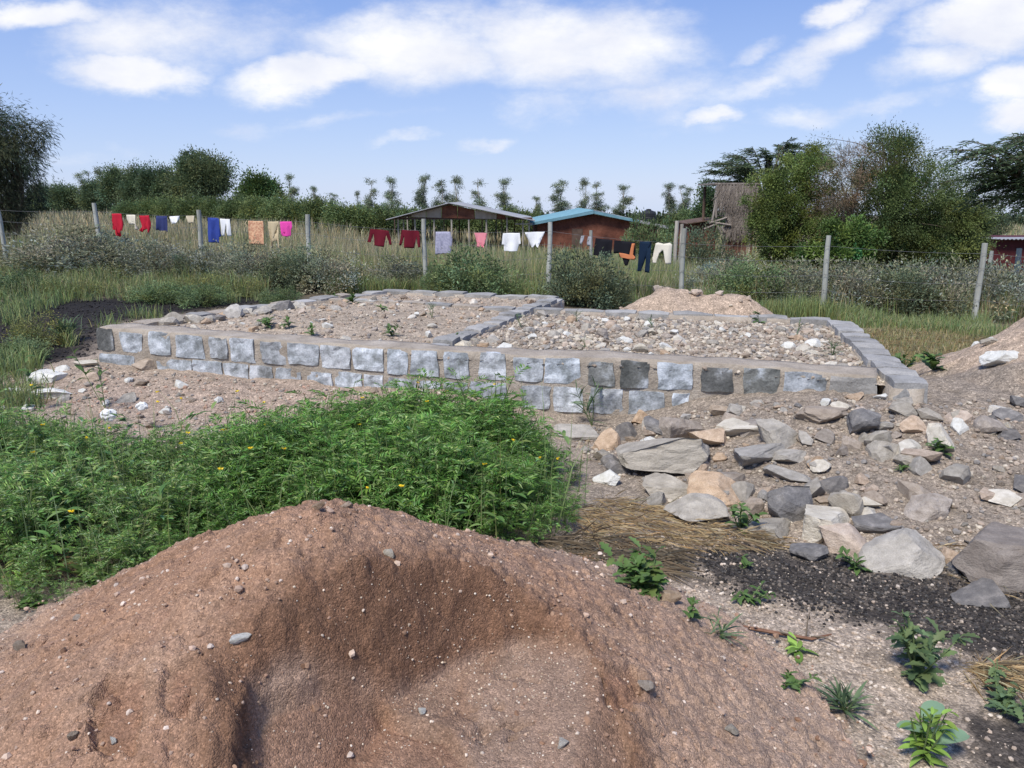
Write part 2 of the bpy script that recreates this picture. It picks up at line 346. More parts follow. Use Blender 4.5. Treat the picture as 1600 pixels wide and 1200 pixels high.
M_stone = surf('limed_stone', [(.3, (.16, .17, .17)), (.42, (.27, .295, .31)), (.54, (.42, .455, .49)), (.68, (.62, .66, .70))], 9, 9, .9, .6, 32, .014, stops2=[(.35, g3(.3)), (.62, g3(.66))], scale2=70, mix2=.5, vary=0.3)
M_stoned = surf('dark_stone', [(.38, (.10, .105, .10)), (.55, (.19, .195, .185)), (.63, (.33, .35, .36)), (.72, (.6, .64, .68))], 6, 9, .9, .6, 32, .014, stops2=[(.35, g3(.3)), (.62, g3(.66))], scale2=70, mix2=.5, vary=0.25)
M_block = surf('hewn_stone', [(.3, (.22, .215, .20)), (.52, (.33, .32, .30)), (.75, (.43, .41, .38))], 5, 9, .92, .7, 30, .016, stops2=[(.35, g3(.35)), (.65, g3(.65))], scale2=80, vary=0.2)
M_wire = surf('wire', [(.3, g3(.1)), (.7, g3(.18))], 5, 2, .5, 0, spec=.5)
def plain(name, c, rough=.85, var=.18, scale=12, bump=.15, bscale=60, spec=.2, stretch=None):
    c = np.array(c); return surf(name, [(.3, tuple(c * (1 - var))), (.7, tuple(np.minimum(c * (1 + var), .95)))], scale, 6, rough, bump, bscale, .004, spec=spec, stretch=stretch)

# ------------------------------------------------------------------ the lie of the land
CTRL = np.array([(0, 0, 0), (-4, 2, 0), (4, 1, 0), (0, 4, 0), (-4, 5, 0), (3, 3.5, 0), (-5, 9, .03), (-8, 12, .08), (0, 12, -.03), (4, 10, -.15), (6, 8, -.1), (-2, 8, 0), (1, 7, 0),
  (-11.5, 17.6, .20), (-6.6, 16.5, .06), (-1.7, 15.4, -.05), (3.1, 14.3, -.26), (8, 13.2, -.42), (12, 12, -.5),
  (-25, 60, .15), (-15, 40, 0), (-2.9, 34, -.95), (4, 36, -1.25), (12, 30, -1.35), (20, 30, -1.8), (0, 25, -.55), (9, 22, -.95), (-12, 25, .12), (-30, 35, .3), (-6, 24, -.15),
  (0, 60, -1.6), (0, 110, -2.2), (-60, 110, -.6), (60, 110, -3), (0, 180, -6), (0, 300, -12), (-150, 220, -7), (150, 220, -9), (-250, 350, -14), (250, 350, -14), (0, 700, -34), (-300, 0, 0), (300, 0, -3), (0, -200, 0), (0, -20, 0), (-700, 700, -34), (700, 700, -34), (0, 1500, -80), (-900, 1500, -80), (900, 1500, -80), (-25, 8, .2), (25, 8, -1)], float)
def base_z(x, y):
    x = np.asarray(x, float); y = np.asarray(y, float); num = np.zeros_like(x); den = np.zeros_like(x)
    for cx, cy, cz in CTRL:
        w = 1 / ((x - cx) ** 2 + (y - cy) ** 2 + 1.2) ** 1.6; num += w * cz; den += w
    return num / den
FRONT = [(-4.07, 7.5), (-.81, 6.38), (1.68, 5.78), (2.62, 5.37)]
RIGHTW = [(2.76, 5.18), (3.44, 8.02)]
LEFTW = [(-4.0, 7.56), (-3.47, 8.45), (-2.83, 9.42), (-1.8, 10.74)]
MIDW = [(-.72, 6.5), (.15, 8.9), (.58, 9.9)]
BACK1 = [(-1.8, 10.79), (.6, 9.95)]
BACK2 = [(.25, 8.96), (3.4, 8.1)]
CROSS = [(-2.45, 9.95), (.05, 8.98)]
BAY_L = [(-4.0, 7.56), (-.81, 6.38), (.15, 8.93), (.6, 9.95), (-1.8, 10.79), (-2.83, 9.42)]
BAY_R = [(-.81, 6.38), (1.68, 5.78), (2.62, 5.37), (2.8, 5.3), (3.4, 8.1), (.2, 8.95)]
FOUND = [(-4.07, 7.5), (-.81, 6.38), (1.68, 5.78), (2.62, 5.37), (2.8, 5.1), (3.45, 8.08), (.35, 9.0), (.65, 9.95), (-1.8, 10.85), (-2.83, 9.45)]
HEAPS = [(2.2, 10.25, .66, 1.15, .9), (5.35, 6.55, .98, 1.75, 1.6), (3.3, 10.0, .36, .8, .7)]   # x, y, height, rx, ry: spoil heaps rising from the ground
def ground_z(x, y):
    x = np.asarray(x, float); y = np.asarray(y, float)
    z = base_z(x, y)
    df = pline(x, y, FRONT + [(2.9, 5.3), (4.6, 5.6)]); outside = pdist(x, y, FOUND) < .12
    # spoil banked up against the front wall: low on the left, a wide rubble bank on the right
    near = sstep(60, 25, y)
    hr = (.33 + .05 * fbm(x * 1.3, y * 1.3, seed=3)) * sstep(.3, 2.5, x) * (1 - sstep(.15, 2.15 + .25 * np.clip(x - 1, -1, 2), df)) * sstep(7.5, 5.8, y)
    hl = (.1 + .05 * fbm(x * 2, y * 2, seed=5)) * sstep(.2, -.6, x) * (1 - sstep(.1, 1.25, df)) * sstep(-5.4, -4.2, x)
    dip = -.12 * np.exp(-(((x - .75) / .5) ** 2 + ((y - 5.55) / .45) ** 2))
    z = z + hr + hl + dip
    for hx, hy, hh, rx, ry in HEAPS:
        r = np.hypot((x - hx) / rx, (y - hy) / ry); r = r * (1 + .16 * fbm(x * 1.6 + 3, y * 1.6, seed=int(hx * 10)))
        z = z + hh * np.clip(1 - (np.sqrt(r * r + .03) - .17), 0, 1.2) * (1 + .1 * fbm(x * 4, y * 4, seed=8))
    inside = sstep(-.02, .25, pdist(x, y, FOUND)); z = z * (1 - inside)
    nr = sstep(30, 12, np.hypot(x, y))
    z = z + nr * (.022 * fbm(x * 2.2, y * 2.2, oct=3, seed=11) + .012 * fbm(x * 9, y * 9, oct=3, seed=12))
    bank = np.clip((hr + hl) / .3, 0, 1)
    z = z + bank * (.035 * fbm(x * 5, y * 5, oct=3, seed=14) + .014 * np.abs(fbm(x * 17, y * 17, oct=2, seed=15)))
    return z
def hit(px, py, fn=None):
    """where the sight line through a photo pixel meets the ground"""
    fn = fn or ground_z; d = ray(px, py); t = np.geomspace(1.2, 80, 700)
    X, Y, Z = d[0] * t, d[1] * t, d[2] * t + CAMZ
    k = np.argmax(Z < fn(X, Y)); k = max(k, 1)
    return np.array([X[k], Y[k], float(fn(X[k:k + 1], Y[k:k + 1])[0])]), t[k]
def W(poly, z=0): return [tuple(at(px, py, z=z)[:2]) for px, py in poly]

def axis(lo, fine0, fine1, hi, step, g=1.16):
    a = list(np.arange(fine0, fine1, step)); s = step; v = fine1
    while v < hi: a.append(v); s *= g; v += s
    s = step; v = fine0 - step; b = []
    while v > lo: b.append(v); s *= g; v -= s
    return np.array(b[::-1] + a + [hi]) if b else np.array(a + [hi])
gx = axis(-900, -5.2, 6.2, 900, .03); gy = axis(-300, 2.2, 9.6, 1500, .03)
GX, GY = np.meshgrid(gx, gy); GZ = ground_z(GX, GY)
BLACK_R = W([(1060, 872), (1150, 842), (1300, 862), (1450, 890), (1640, 905), (1760, 1060), (1620, 1065), (1500, 1015), (1400, 985), (1290, 968), (1190, 950), (1110, 905)])
BLACK_R2 = W([(1440, 1120), (1560, 1060), (1700, 1090), (1700, 1260), (1480, 1220)])
BLACK_L = W([(-200, 480), (120, 474), (300, 462), (440, 455), (480, 466), (330, 486), (180, 510), (150, 560), (40, 585), (-200, 590)])
BLACK_L2 = W([(-120, 600), (60, 608), (40, 660), (-120, 700)])
DRY = W([(1340, 515), (1420, 505), (1540, 520), (1500, 560), (1440, 590), (1380, 560)], -.1)
STRAW = W([(880, 800), (960, 780), (1060, 800), (1180, 830), (1230, 850), (1120, 862), (1000, 850), (900, 850)])
def ground_col(x, y):
    n1 = fbm(x * 1.7, y * 1.7, seed=21); n2 = fbm(x * 7, y * 7, seed=22); wob = .22 * n1 + .1 * n2
    c = np.empty(x.shape + (3,)); c[:] = (.40, .325, .25)                       # pale gravelly earth
    def lay(m, col): c[:] = c * (1 - m[..., None]) + np.array(col) * m[..., None]
    lay(np.clip(.5 + n2, 0, 1) * .45, (.31, .25, .20))
    far = sstep(9.5, 12.5, y + wob * 3); lay(far * .9, (.14, .115, .075))
    lay(sstep(-.05, .12, pdist(x, y, DRY) + wob), (.36, .285, .175))
    bl = np.maximum.reduce([pdist(x, y, p) for p in (BLACK_R, BLACK_R2)]) + wob * .9 + .12 * fbm(x * 16, y * 16, seed=26); lay(sstep(-.05, .08, bl) * (.9 - .25 * np.clip(n2, 0, 1)), (.028, .0255, .0245))
    bl = np.maximum.reduce([pdist(x, y, p) for p in (BLACK_L, BLACK_L2)]) + wob; lay(sstep(-.2, .3, bl) * .95, (.015, .014, .015))
    df = pline(x, y, FRONT + [(2.9, 5.3), (4.6, 5.6)]); bk = (1 - sstep(.9, 1.5, df + wob)) * sstep(8, 6, y); lay(bk * .55 * sstep(-.3, .4, -x + 0 * y), (.40, .29, .22))
    lay(sstep(2.6, 1.6, df + wob) * sstep(8, 6, y) * .8 * sstep(0, .8, x) * sstep(.0, -.15, bl), (.27, .225, .178))
    for hx, hy, hh, rx, ry in HEAPS:
        r = np.hypot((x - hx) / rx, (y - hy) / ry); lay(1 - sstep(.85, 1.15, r + wob), (.47, .36, .265))
    weed = sstep(-.2, .4, pdist(x, y, [(-5, 5), (-1.7, 5.2), (.1, 5.2), (.5, 4.2), (.2, 3.3), (-2.5, 2.8), (-5, 3.5)])); lay(weed * .6, (.17, .145, .11))
    return c
GC = ground_col(GX, GY)
ny, nx = GX.shape; idx = np.arange(nx * ny).reshape(ny, nx)
GF = np.stack([idx[:-1, :-1], idx[:-1, 1:], idx[1:, 1:], idx[1:, :-1]], -1).reshape(-1, 4)
ground = link('ground', npmesh('ground', np.stack([GX, GY, GZ], -1).reshape(-1, 3), GF, M_ground, GC.reshape(-1, 3), True))
tag(ground, kind='structure')

# ------------------------------------------------------------------ the heap of red soil in front
MC = np.array([-.6, 2.1])
def mound0(x, y):
    dx, dy = x - MC[0], y - MC[1]; r = np.hypot(dx, dy); th = np.arctan2(dy, dx)
    R = 1.5 + .06 * np.cos(th + .4) + .05 * np.sin(3 * th + 1)
    h = .80 * (1 - (np.sqrt(r * r + .11 ** 2) - .11) / R)
    return np.where(h > .1, h, .1 * np.exp((h - .1) / .1) * 1.0)
def W0(poly): return [tuple(hit(px, py, mound0)[0][:2]) for px, py in poly]
SCOOP = W0([(338, 1035), (410, 965), (500, 915), (610, 885), (720, 890), (820, 925), (885, 968), (925, 1020), (955, 1095), (985, 1190)]) + [(.1, 1.0), (-.75, 1.0)] + W0([(318, 1199), (332, 1100)])
LEDGE = None
CUT1 = W0([(150, 1199), (138, 1115), (165, 1062), (232, 1052), (238, 1105), (212, 1199)])
CUT2 = W0([(258, 1135), (262, 1052), (305, 1040), (312, 1100), (300, 1150)])
CUT3 = W0([(935, 1060), (985, 1050), (1010, 1090), (990, 1130), (945, 1110)])
def mound_parts(x, y):
    h = mound0(x, y); wob = .03 * fbm(x * 5, y * 5, seed=31) + .012 * fbm(x * 19, y * 19, seed=32)
    d = pdist(x, y, SCOOP) + wob + .035 * fbm(x * 2.6, y * 2.6, seed=30)
    fl = .36 + .02 * fbm(x * 3, y * 3, seed=33) + .05 * sstep(-.2, .5, x) + .06 * (y - 1.7)
    fl = np.maximum(fl, h - .06 - .3 * np.exp(-((x + .13) / .36) ** 2) - .03 * fbm(x * 2, y * 2, seed=39))
    carved = np.maximum(np.minimum(fl, h), h - np.maximum(d, 0) * (.8 + 1.15 * sstep(-.8, -.35, x) + .2 * fbm(x * 6, y * 6, seed=36)))
    inn = d > 0
    z = np.where(inn, carved, h)
    onfl = sstep(.04, .0, z - fl) * inn
    inw = sstep(.015, .05, d)
    def cut(z, poly, dep, w, groove):
        dd = pdist(x, y, poly) + wob * .55 + .012 * fbm(x * 28, y * 28, seed=59); lip = w * sstep(-.1, -.004, dd) * sstep(.006, -.004, dd)
        return z - w * dep * sstep(0, .009, dd) + .012 * lip - w * groove * sstep(0, .006, dd) * sstep(.034, .012, dd)
    if LEDGE: z = cut(z, LEDGE, .028, inw * sstep(.02, -.25, x), .008)
    pit = np.clip(fbm(x * 26, y * 26, oct=2, seed=38) - .28, 0, 1) * np.exp(-(((x + .0) / .14) ** 2 + ((y - 1.78) / .16) ** 2)); z = z - .09 * pit * onfl
    for p, dep in ((CUT1, .024), (CUT2, .014), (CUT3, .016)): z = cut(z, p, dep, 1.0, .0)
    face = inn * (1 - onfl)
    return z, h, d, face, onfl
LEDGE = [tuple(hit(px, py, lambda a, b: mound_parts(a, b)[0])[0][:2]) for px, py in [(368, 1230), (372, 1165), (385, 1130), (420, 1098), (465, 1076), (505, 1066), (548, 1070), (566, 1082), (600, 1110), (700, 1150), (760, 1230)]]
LEDGE += [(LEDGE[-1][0], 1.1), (LEDGE[0][0], 1.1)]
def mound_z(x, y):
    z, h, d, face, onfl = mound_parts(x, y)
    rough = 1 - .75 * onfl
    z = z + .016 * (1 - onfl) * (1 - face) * sstep(.0, .05, fbm(x * 3.3, y * 3.3, seed=49)) * sstep(.2, -.6, x + .4) + .009 * (1 - onfl) * sstep(.0, .04, fbm(x * 7, y * 7, seed=50))
    z = z + rough * (.016 * fbm(x * 8, y * 8, oct=4, seed=41) + .017 * np.abs(fbm(x * 30, y * 30, oct=3, seed=42)) * (.35 + np.clip(.5 + fbm(x * 4, y * 4, seed=46) * 1.4, 0, 1))) + face * .012 * fbm(x * 7, y * 7, oct=3, seed=43) + (1 - onfl) * .03 * sstep(.12, .0, np.abs(d)) * fbm(x * 10, y * 10, oct=4, seed=48) + .006 * fbm(x * 45, y * 45, oct=3, seed=45) * (1 - .7 * onfl) + .008 * np.clip(fbm(x * 22, y * 22, oct=3, seed=58) - .12, 0, 1) * 3 * (1 - .8 * onfl)
    return z
def dense(lo, a, b, hi, st): return np.r_[np.arange(lo, a, .02), np.arange(a, b, st), np.arange(b, hi, .02)]
mx_ = dense(-3.1, -1.7, 1.1, 1.75, .0072); my_ = dense(.7, 1.4, 2.7, 4.3, .0072)
MX, MY = np.meshgrid(mx_, my_); MZ = mound_z(MX, MY); MZ0, MH, MD, MFACE, MFL = mound_parts(MX, MY)
MZ = np.where(MH < .045, MZ - .06, MZ)
n1 = fbm(MX * 3, MY * 3, seed=51); n2 = fbm(MX * 13, MY * 13, seed=52)
mc = np.empty(MX.shape + (3,)); mc[:] = (.33, .2, .13)
def lay(c, m, col): c[:] = c * (1 - m[..., None]) + np.array(col) * m[..., None]
lay(mc, np.clip(.35 + n1 + .5 * n2, 0, 1) * .55, (.385, .265, .19))
lay(mc, np.clip(n2 - .1, 0, 1) * .8, (.30, .17, .115))
lay(mc, sstep(.5, .05, MH) * .5, (.43, .34, .265))
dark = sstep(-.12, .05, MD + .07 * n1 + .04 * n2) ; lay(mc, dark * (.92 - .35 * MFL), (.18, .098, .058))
sm = np.clip(.45 + 1.8 * fbm(MX * 7, MY * 2.2, seed=57), 0, 1); lay(mc, MFL * sm * .9, (.31, .215, .158))
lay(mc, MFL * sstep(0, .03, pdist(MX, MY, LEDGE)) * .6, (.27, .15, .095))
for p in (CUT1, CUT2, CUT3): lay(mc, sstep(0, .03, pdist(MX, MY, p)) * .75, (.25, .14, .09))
keep = (MH > .03); ny, nx = MX.shape; idx = np.arange(nx * ny).reshape(ny, nx)
q = np.stack([idx[:-1, :-1], idx[:-1, 1:], idx[1:, 1:], idx[1:, :-1]], -1).reshape(-1, 4)
q = q[keep.ravel()[q].all(1)]; used = np.unique(q); remap = np.full(nx * ny, -1); remap[used] = np.arange(len(used))
gzy, gzx = np.gradient(MZ, my_, mx_); nrm = unit(np.stack([-gzx, -gzy, np.ones_like(MZ)], -1)); keepr = (1 - .85 * MFL) * sstep(.04, .12, MH)
cr = .016 * fbm(MX * 15, MY * 15, MZ * 15, 4, seed=91) + .02 * np.clip(fbm(MX * 24, MY * 24, MZ * 24, 3, seed=92) * 1.6 - .2, 0, 1) + .007 * fbm(MX * 75, MY * 75, MZ * 75, 2, seed=93)
cr = cr * (.6 - .15 * MFACE + .5 * np.clip(fbm(MX * 3, MY * 3, seed=94), 0, 1)); mv = (np.stack([MX, MY, MZ], -1) + nrm * (cr * keepr)[..., None]).reshape(-1, 3)[used]
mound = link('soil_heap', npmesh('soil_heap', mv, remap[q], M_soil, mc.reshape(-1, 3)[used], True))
tag(mound, 'heap of reddish brown soil with a scooped out hollow in front of the green weeds', 'soil heap')
def top_z(x, y):
    x = np.asarray(x, float); y = np.asarray(y, float); g = ground_z(x, y); inm = (np.abs(x + .7) < 2.3) & (y > .8) & (y < 4.2)
    return np.where(inm, np.maximum(g, np.where(mound0(x, y) > .045, mound_z(x, y), -9)), g)

# ------------------------------------------------------------------ the unfinished stone foundation
ZT = .46
found = empty('stone_foundation', (0, 0, 0))
tag(found, 'low unfinished house foundation of limed grey stones and mortar, filled with rubble', 'foundation')
def along(P, s):
    P = np.asarray(P, float); seg = np.diff(P, axis=0); l = np.hypot(*seg.T); c = np.r_[0, np.cumsum(l)]
    s = np.atleast_1d(s); k = np.clip(np.searchsorted(c, s, 'right') - 1, 0, len(l) - 1)
    T = seg[k] / l[k][:, None]; return P[k] + T * (s - c[k])[:, None], T
def plen(P): return np.hypot(*np.diff(np.asarray(P, float), axis=0).T).sum()
def core(P, off0, off1, z0, z1, seed, topn=.012, facen=.008):
    """mortar core: off0/off1 are offsets to the right/left of the path"""
    n = int(plen(P) / .035) + 2; s = np.linspace(0, plen(P), n); C, T = along(P, s); Nn = np.c_[-T[:, 1], T[:, 0]]
    prof = [(off0, z) for z in np.linspace(z0, z1, 11)] + [(o, z1) for o in np.linspace(off0, off1, 7)[1:]] + [(off1, z) for z in np.linspace(z1, z0, 6)[1:]]
    k = len(prof); V = np.zeros((n, k, 3))
    for j, (o, z) in enumerate(prof):
        V[:, j, :2] = C + Nn * o; V[:, j, 2] = z
        e = facen * fbm(s * 9 + seed, np.full(n, z * 14 + seed), oct=3, seed=seed); V[:, j, :2] += Nn * np.where(o == off0, 1, -1) * e[:, None]
        if z > z1 - .02: V[:, j, 2] += topn * fbm(s * 5, np.full(n, o * 8 + seed), oct=4, seed=seed + 5) + .012 * fbm(s * .9, s * 0 + seed, oct=2, seed=seed + 9)
    idx = np.arange(n * k).reshape(n, k); q = np.stack([idx[:-1, :-1], idx[1:, :-1], idx[1:, 1:], idx[:-1, 1:]], -1).reshape(-1, 4)
    F3 = tri(q); caps = []
    for r in (0, n - 1):
        for j in range(1, k - 1): caps.append((idx[r, 0], idx[r, j], idx[r, j + 1]) if r == 0 else (idx[r, 0], idx[r, j + 1], idx[r, j]))
    o = link('mortar', npmesh('mortar', V.reshape(-1, 3), np.concatenate([F3, np.array(caps)]), M_mortar, smooth=True), found); return o
core(FRONT, .0, .27, -.12, ZT, 3, .016, .008)
core(RIGHTW, -.1, .12, -.2, ZT - .045, 5); core(LEFTW, -.14, .1, -.1, ZT - .03, 6, .03); core(MIDW, -.1, .1, 0, ZT - .035, 7, .02)
core(BACK1, -.1, .1, -.2, ZT - .02, 8); core(BACK2, -.1, .1, -.3, ZT - .02, 9); core(CROSS, -.08, .08, 0, ZT - .035, 10, .02)
def stone_face(w, h, dep, rng, taper):
    """a hewn stone seen on its face: irregular outline, chipped bulging face, 90 tris"""
    n = 6; u = np.linspace(-1, 1, n); U, Vv = np.meshgrid(u, u)
    o = rng.uniform(0, 90, 2)
    ww = w * (1 + taper * Vv); x = U * ww / 2; z = Vv * h / 2
    edge = np.maximum(np.abs(U), np.abs(Vv))
    r = 1 - .02 * (np.abs(U) * np.abs(Vv)) ** 3
    x = x * r + .014 * fbm(U * 1.3 + o[0], Vv * 1.3 + o[1], oct=2); z = z * r + .012 * fbm(U * 1.3 + o[1], Vv * 1.3 + o[0] + 9, oct=2)
    y = -.010 - .008 * (rng.normal() * U + rng.normal() * Vv) * .5 - .012 * fbm(U * 1.6 + o[0] + 3, Vv * 1.6, oct=3) + .006 * (np.abs(U * Vv) > .98)
    V = [np.stack([x, y, z], -1).reshape(-1, 3)]; idx = np.arange(n * n).reshape(n, n)
    Fq = np.stack([idx[:-1, :-1], idx[:-1, 1:], idx[1:, 1:], idx[1:, :-1]], -1).reshape(-1, 4)
    ring = list(idx[0, :]) + list(idx[1:, -1]) + list(idx[-1, -2::-1]) + list(idx[-2:0:-1, 0])
    b = V[0][ring].copy(); b[:, 1] = dep; b[:, 0] *= .96; b[:, 2] *= .96; V.append(b); m = len(ring)
    side = np.array([(ring[i], n * n + i, n * n + (i + 1) % m, ring[(i + 1) % m]) for i in range(m)])
    return np.concatenate(V), np.concatenate([Fq, side])
def on_front(px, py):
    """photo pixel on the front wall -> (arc length, z)"""
    d = ray(px, py); best = None; acc = 0
    for (x0, y0), (x1, y1) in zip(FRONT[:-1], FRONT[1:]):
        ex, ey = x1 - x0, y1 - y0; ll = math.hypot(ex, ey); det = d[0] * -ey + d[1] * ex
        t = (x0 * -ey + y0 * ex) / det; p = d * t; u = ((p[0] - x0) * ex + (p[1] - y0) * ey) / ll
        if -0.02 <= u <= ll + .02 or best is None: best = (acc + u, p[2] + CAMZ)
        acc += ll
    return best
def top_px(x): return 512 + (x - 155) * .066
course1 = [(155, 178), (192, 222), (236, 266), (278, 318), (329, 355), (361, 397), (411, 446), (452, 497), (503, 546), (554, 598), (608, 637), (644, 684), (696, 731), (751, 789), (804, 847), (853, 906), (920, 958), (971, 1012), (1029, 1079), (1097, 1143), (1163, 1214), (1226, 1289), (1296, 1366)]
course2 = [(156, 206), (244, 296), (301, 345), (350, 384), (389, 424), (431, 468), (478, 517), (524, 564), (569, 597), (600, 648), (656, 688), (694, 728), (735, 790), (816, 859), (867, 910), (923, 972), (986, 1038), (1053, 1078), (1108, 1198), (1210, 1262)]
rs = np.random.default_rng(5)
for ci, course in enumerate((course1, course2)):
    for k, (x0, x1) in enumerate(course):
        s0 = on_front(x0, top_px(x0) + 25)[0]; s1 = on_front(x1, top_px(x1) + 25)[0]; w = (s1 - s0) * 1.07
        p, T = along(FRONT, (s0 + s1) / 2); zc = (.34 if ci == 0 else .105) + rs.uniform(-.008, .008); h = (.213 if ci == 0 else .205) + rs.uniform(-.02, .012)
        if (ci, k) == (0, 22): h = .2
        V, Fq = stone_face(w, h, .05, rs, rs.uniform(-.07, .05))
        mt = M_stoned if (ci == 0 and k in (0, 16, 17, 19, 20)) else (M_block if (ci, k) == (0, 22) else M_stone)
        o = link('stone', npmesh('stone', V, tri(Fq), mt), found, (p[0, 0], p[0, 1], zc)); o.rotation_euler = (0, 0, math.atan2(T[0, 1], T[0, 0]))
def rough_box(dx, dy, dz, rng, n=4, amp=.1):
    Vs = []; Fs = []; k = 0; u = np.linspace(-1, 1, n)
    for ax in range(3):
        for sg in (-1, 1):
            A, B = np.meshgrid(u, u); P = np.zeros((n, n, 3)); P[..., ax] = sg; P[..., (ax + 1) % 3] = A; P[..., (ax + 2) % 3] = B
            idx = np.arange(n * n).reshape(n, n) + k; f = np.stack([idx[:-1, :-1], idx[:-1, 1:], idx[1:, 1:], idx[1:, :-1]], -1).reshape(-1, 4)
            Fs.append(f if sg > 0 else f[:, ::-1]); Vs.append(P.reshape(-1, 3)); k += n * n
    V = np.concatenate(Vs); r = (np.abs(V) > .99).sum(1); V = V * np.where(r == 3, .93, np.where(r == 2, .97, 1.0))[:, None]
    o = rng.uniform(0, 90, 3)
    for j in range(3): V[:, j] += amp * fbm(V[:, 0] * 1.4 + o[0] + j * 7, V[:, 1] * 1.4 + o[1], V[:, 2] * 1.4 + o[2], 3, seed=j)
    return V * np.array([dx, dy, dz]) / 2, np.concatenate(Fs)
def blocks(P, L, th, z0, z1, jit=.02, mats=(M_block,), skip=()):
    n = max(1, int(round(plen(P) / L))); e = np.linspace(0, plen(P), n + 1); e[1:-1] += rs.uniform(-.25, .25, n - 1) * L * .5
    for i in range(n):
        if i in skip: continue
        p, T = along(P, (e[i] + e[i + 1]) / 2); w = e[i + 1] - e[i] - rs.uniform(.008, .022)
        V, Fq = rough_box(w, th * rs.uniform(.93, 1.04), z1 - z0, rs, 4, .12)
        o = link('stone', npmesh('stone', V, tri(Fq), mats[rs.integers(len(mats))]), found, (p[0, 0] + rs.uniform(-.01, .01), p[0, 1] + rs.uniform(-.01, .01), (z0 + z1) / 2 + rs.uniform(-jit, jit)))
        o.rotation_euler = (rs.uniform(-.02, .02), rs.uniform(-.03, .03), math.atan2(T[0, 1], T[0, 0]) + rs.uniform(-.04, .04))
blocks(RIGHTW, .27, .25, .2, ZT + .01, .012); blocks(LEFTW, .30, .24, .2, ZT - .005, .02, (M_block, M_mortar)); blocks(MIDW, .25, .21, .22, ZT + .005, .02)
blocks(BACK1, .42, .22, .1, ZT + .005, .008, (M_block,)); blocks(BACK2, .42, .22, .1, ZT + .0, .008, (M_block,)); blocks(CROSS, .4, .17, .25, ZT - .005, .01, (M_block, M_mortar))
# fill between the walls
def bay(name, poly, z, col, seed):
    P = np.array(poly); x = np.arange(P[:, 0].min(), P[:, 0].max(), .03); y = np.arange(P[:, 1].min(), P[:, 1].max(), .03); X, Y = np.meshgrid(x, y)
    d = pdist(X, Y, poly); Z = z + .02 * fbm(X * 2, Y * 2, seed=seed) + .016 * np.abs(fbm(X * 12, Y * 12, oct=3, seed=seed + 1)) + .025 * sstep(.1, 1.0, d)
    ny, nx = X.shape; idx = np.arange(nx * ny).reshape(ny, nx); q = np.stack([idx[:-1, :-1], idx[:-1, 1:], idx[1:, 1:], idx[1:, :-1]], -1).reshape(-1, 4)
    q = q[(d > -.02).ravel()[q].all(1)]; n1 = fbm(X * 3, Y * 3, seed=seed)[..., None]; c = np.array(col) * (1 + .25 * n1)
    used = np.unique(q); rm = np.full(nx * ny, -1); rm[used] = np.arange(len(used))
    o = link(name, npmesh(name, np.stack([X, Y, Z], -1).reshape(-1, 3)[used], rm[q], M_ground, c.reshape(-1, 3)[used], True)); tag(o, kind='structure')
    return o, lambda xx, yy: z + .02 * fbm(xx * 2, yy * 2, seed=seed) + .016 * np.abs(fbm(xx * 12, yy * 12, oct=3, seed=seed + 1)) + .025 * sstep(.1, 1.0, pdist(xx, yy, poly))
fillL, bayL = bay('earth_fill', BAY_L, .405, (.41, .335, .255), 61)
fillR, bayR = bay('rubble_fill', BAY_R, .39, (.36, .305, .24), 71)

# ------------------------------------------------------------------ loose stones
rr = np.random.default_rng(11)
ROCKT = {k: [] for k in M_rock}
for k in M_rock:
    for i in range(7):
        V, Fc = rockv(rr, 1 if i < 3 else 2, 10, .05); ROCKT[k].append(npmesh('rock_' + k, V, Fc, M_rock[k]))
def rock_at(p, w, h, kind, label, group=None, sub=4, dep=None, rz=None, sink=.3, tilt=.25, name='rock', cat='rock', pts=None, tip=None):
    """one stone of its own: w across the view, h up, dep into the view"""
    if pts is None:
        V, Fc = rockv(rr, sub, int(rr.integers(11, 18)), .035); me = npmesh('rock', V, Fc, M_rock[kind])
    else: me = pts
    dep = dep or (w * rr.uniform(.6, .9))
    o = link(name, me, None, (p[0], p[1] + dep * .25, p[2] + h * (.5 - sink))); o.scale = (w / 2, dep / 2, h / 2)
    o.rotation_euler = tip if tip else (rr.uniform(-tilt, tilt), rr.uniform(-tilt, tilt), rr.uniform(-.5, .5) if rz is None else rz)
    tag(o, label, cat, group); return o
HPOS = []
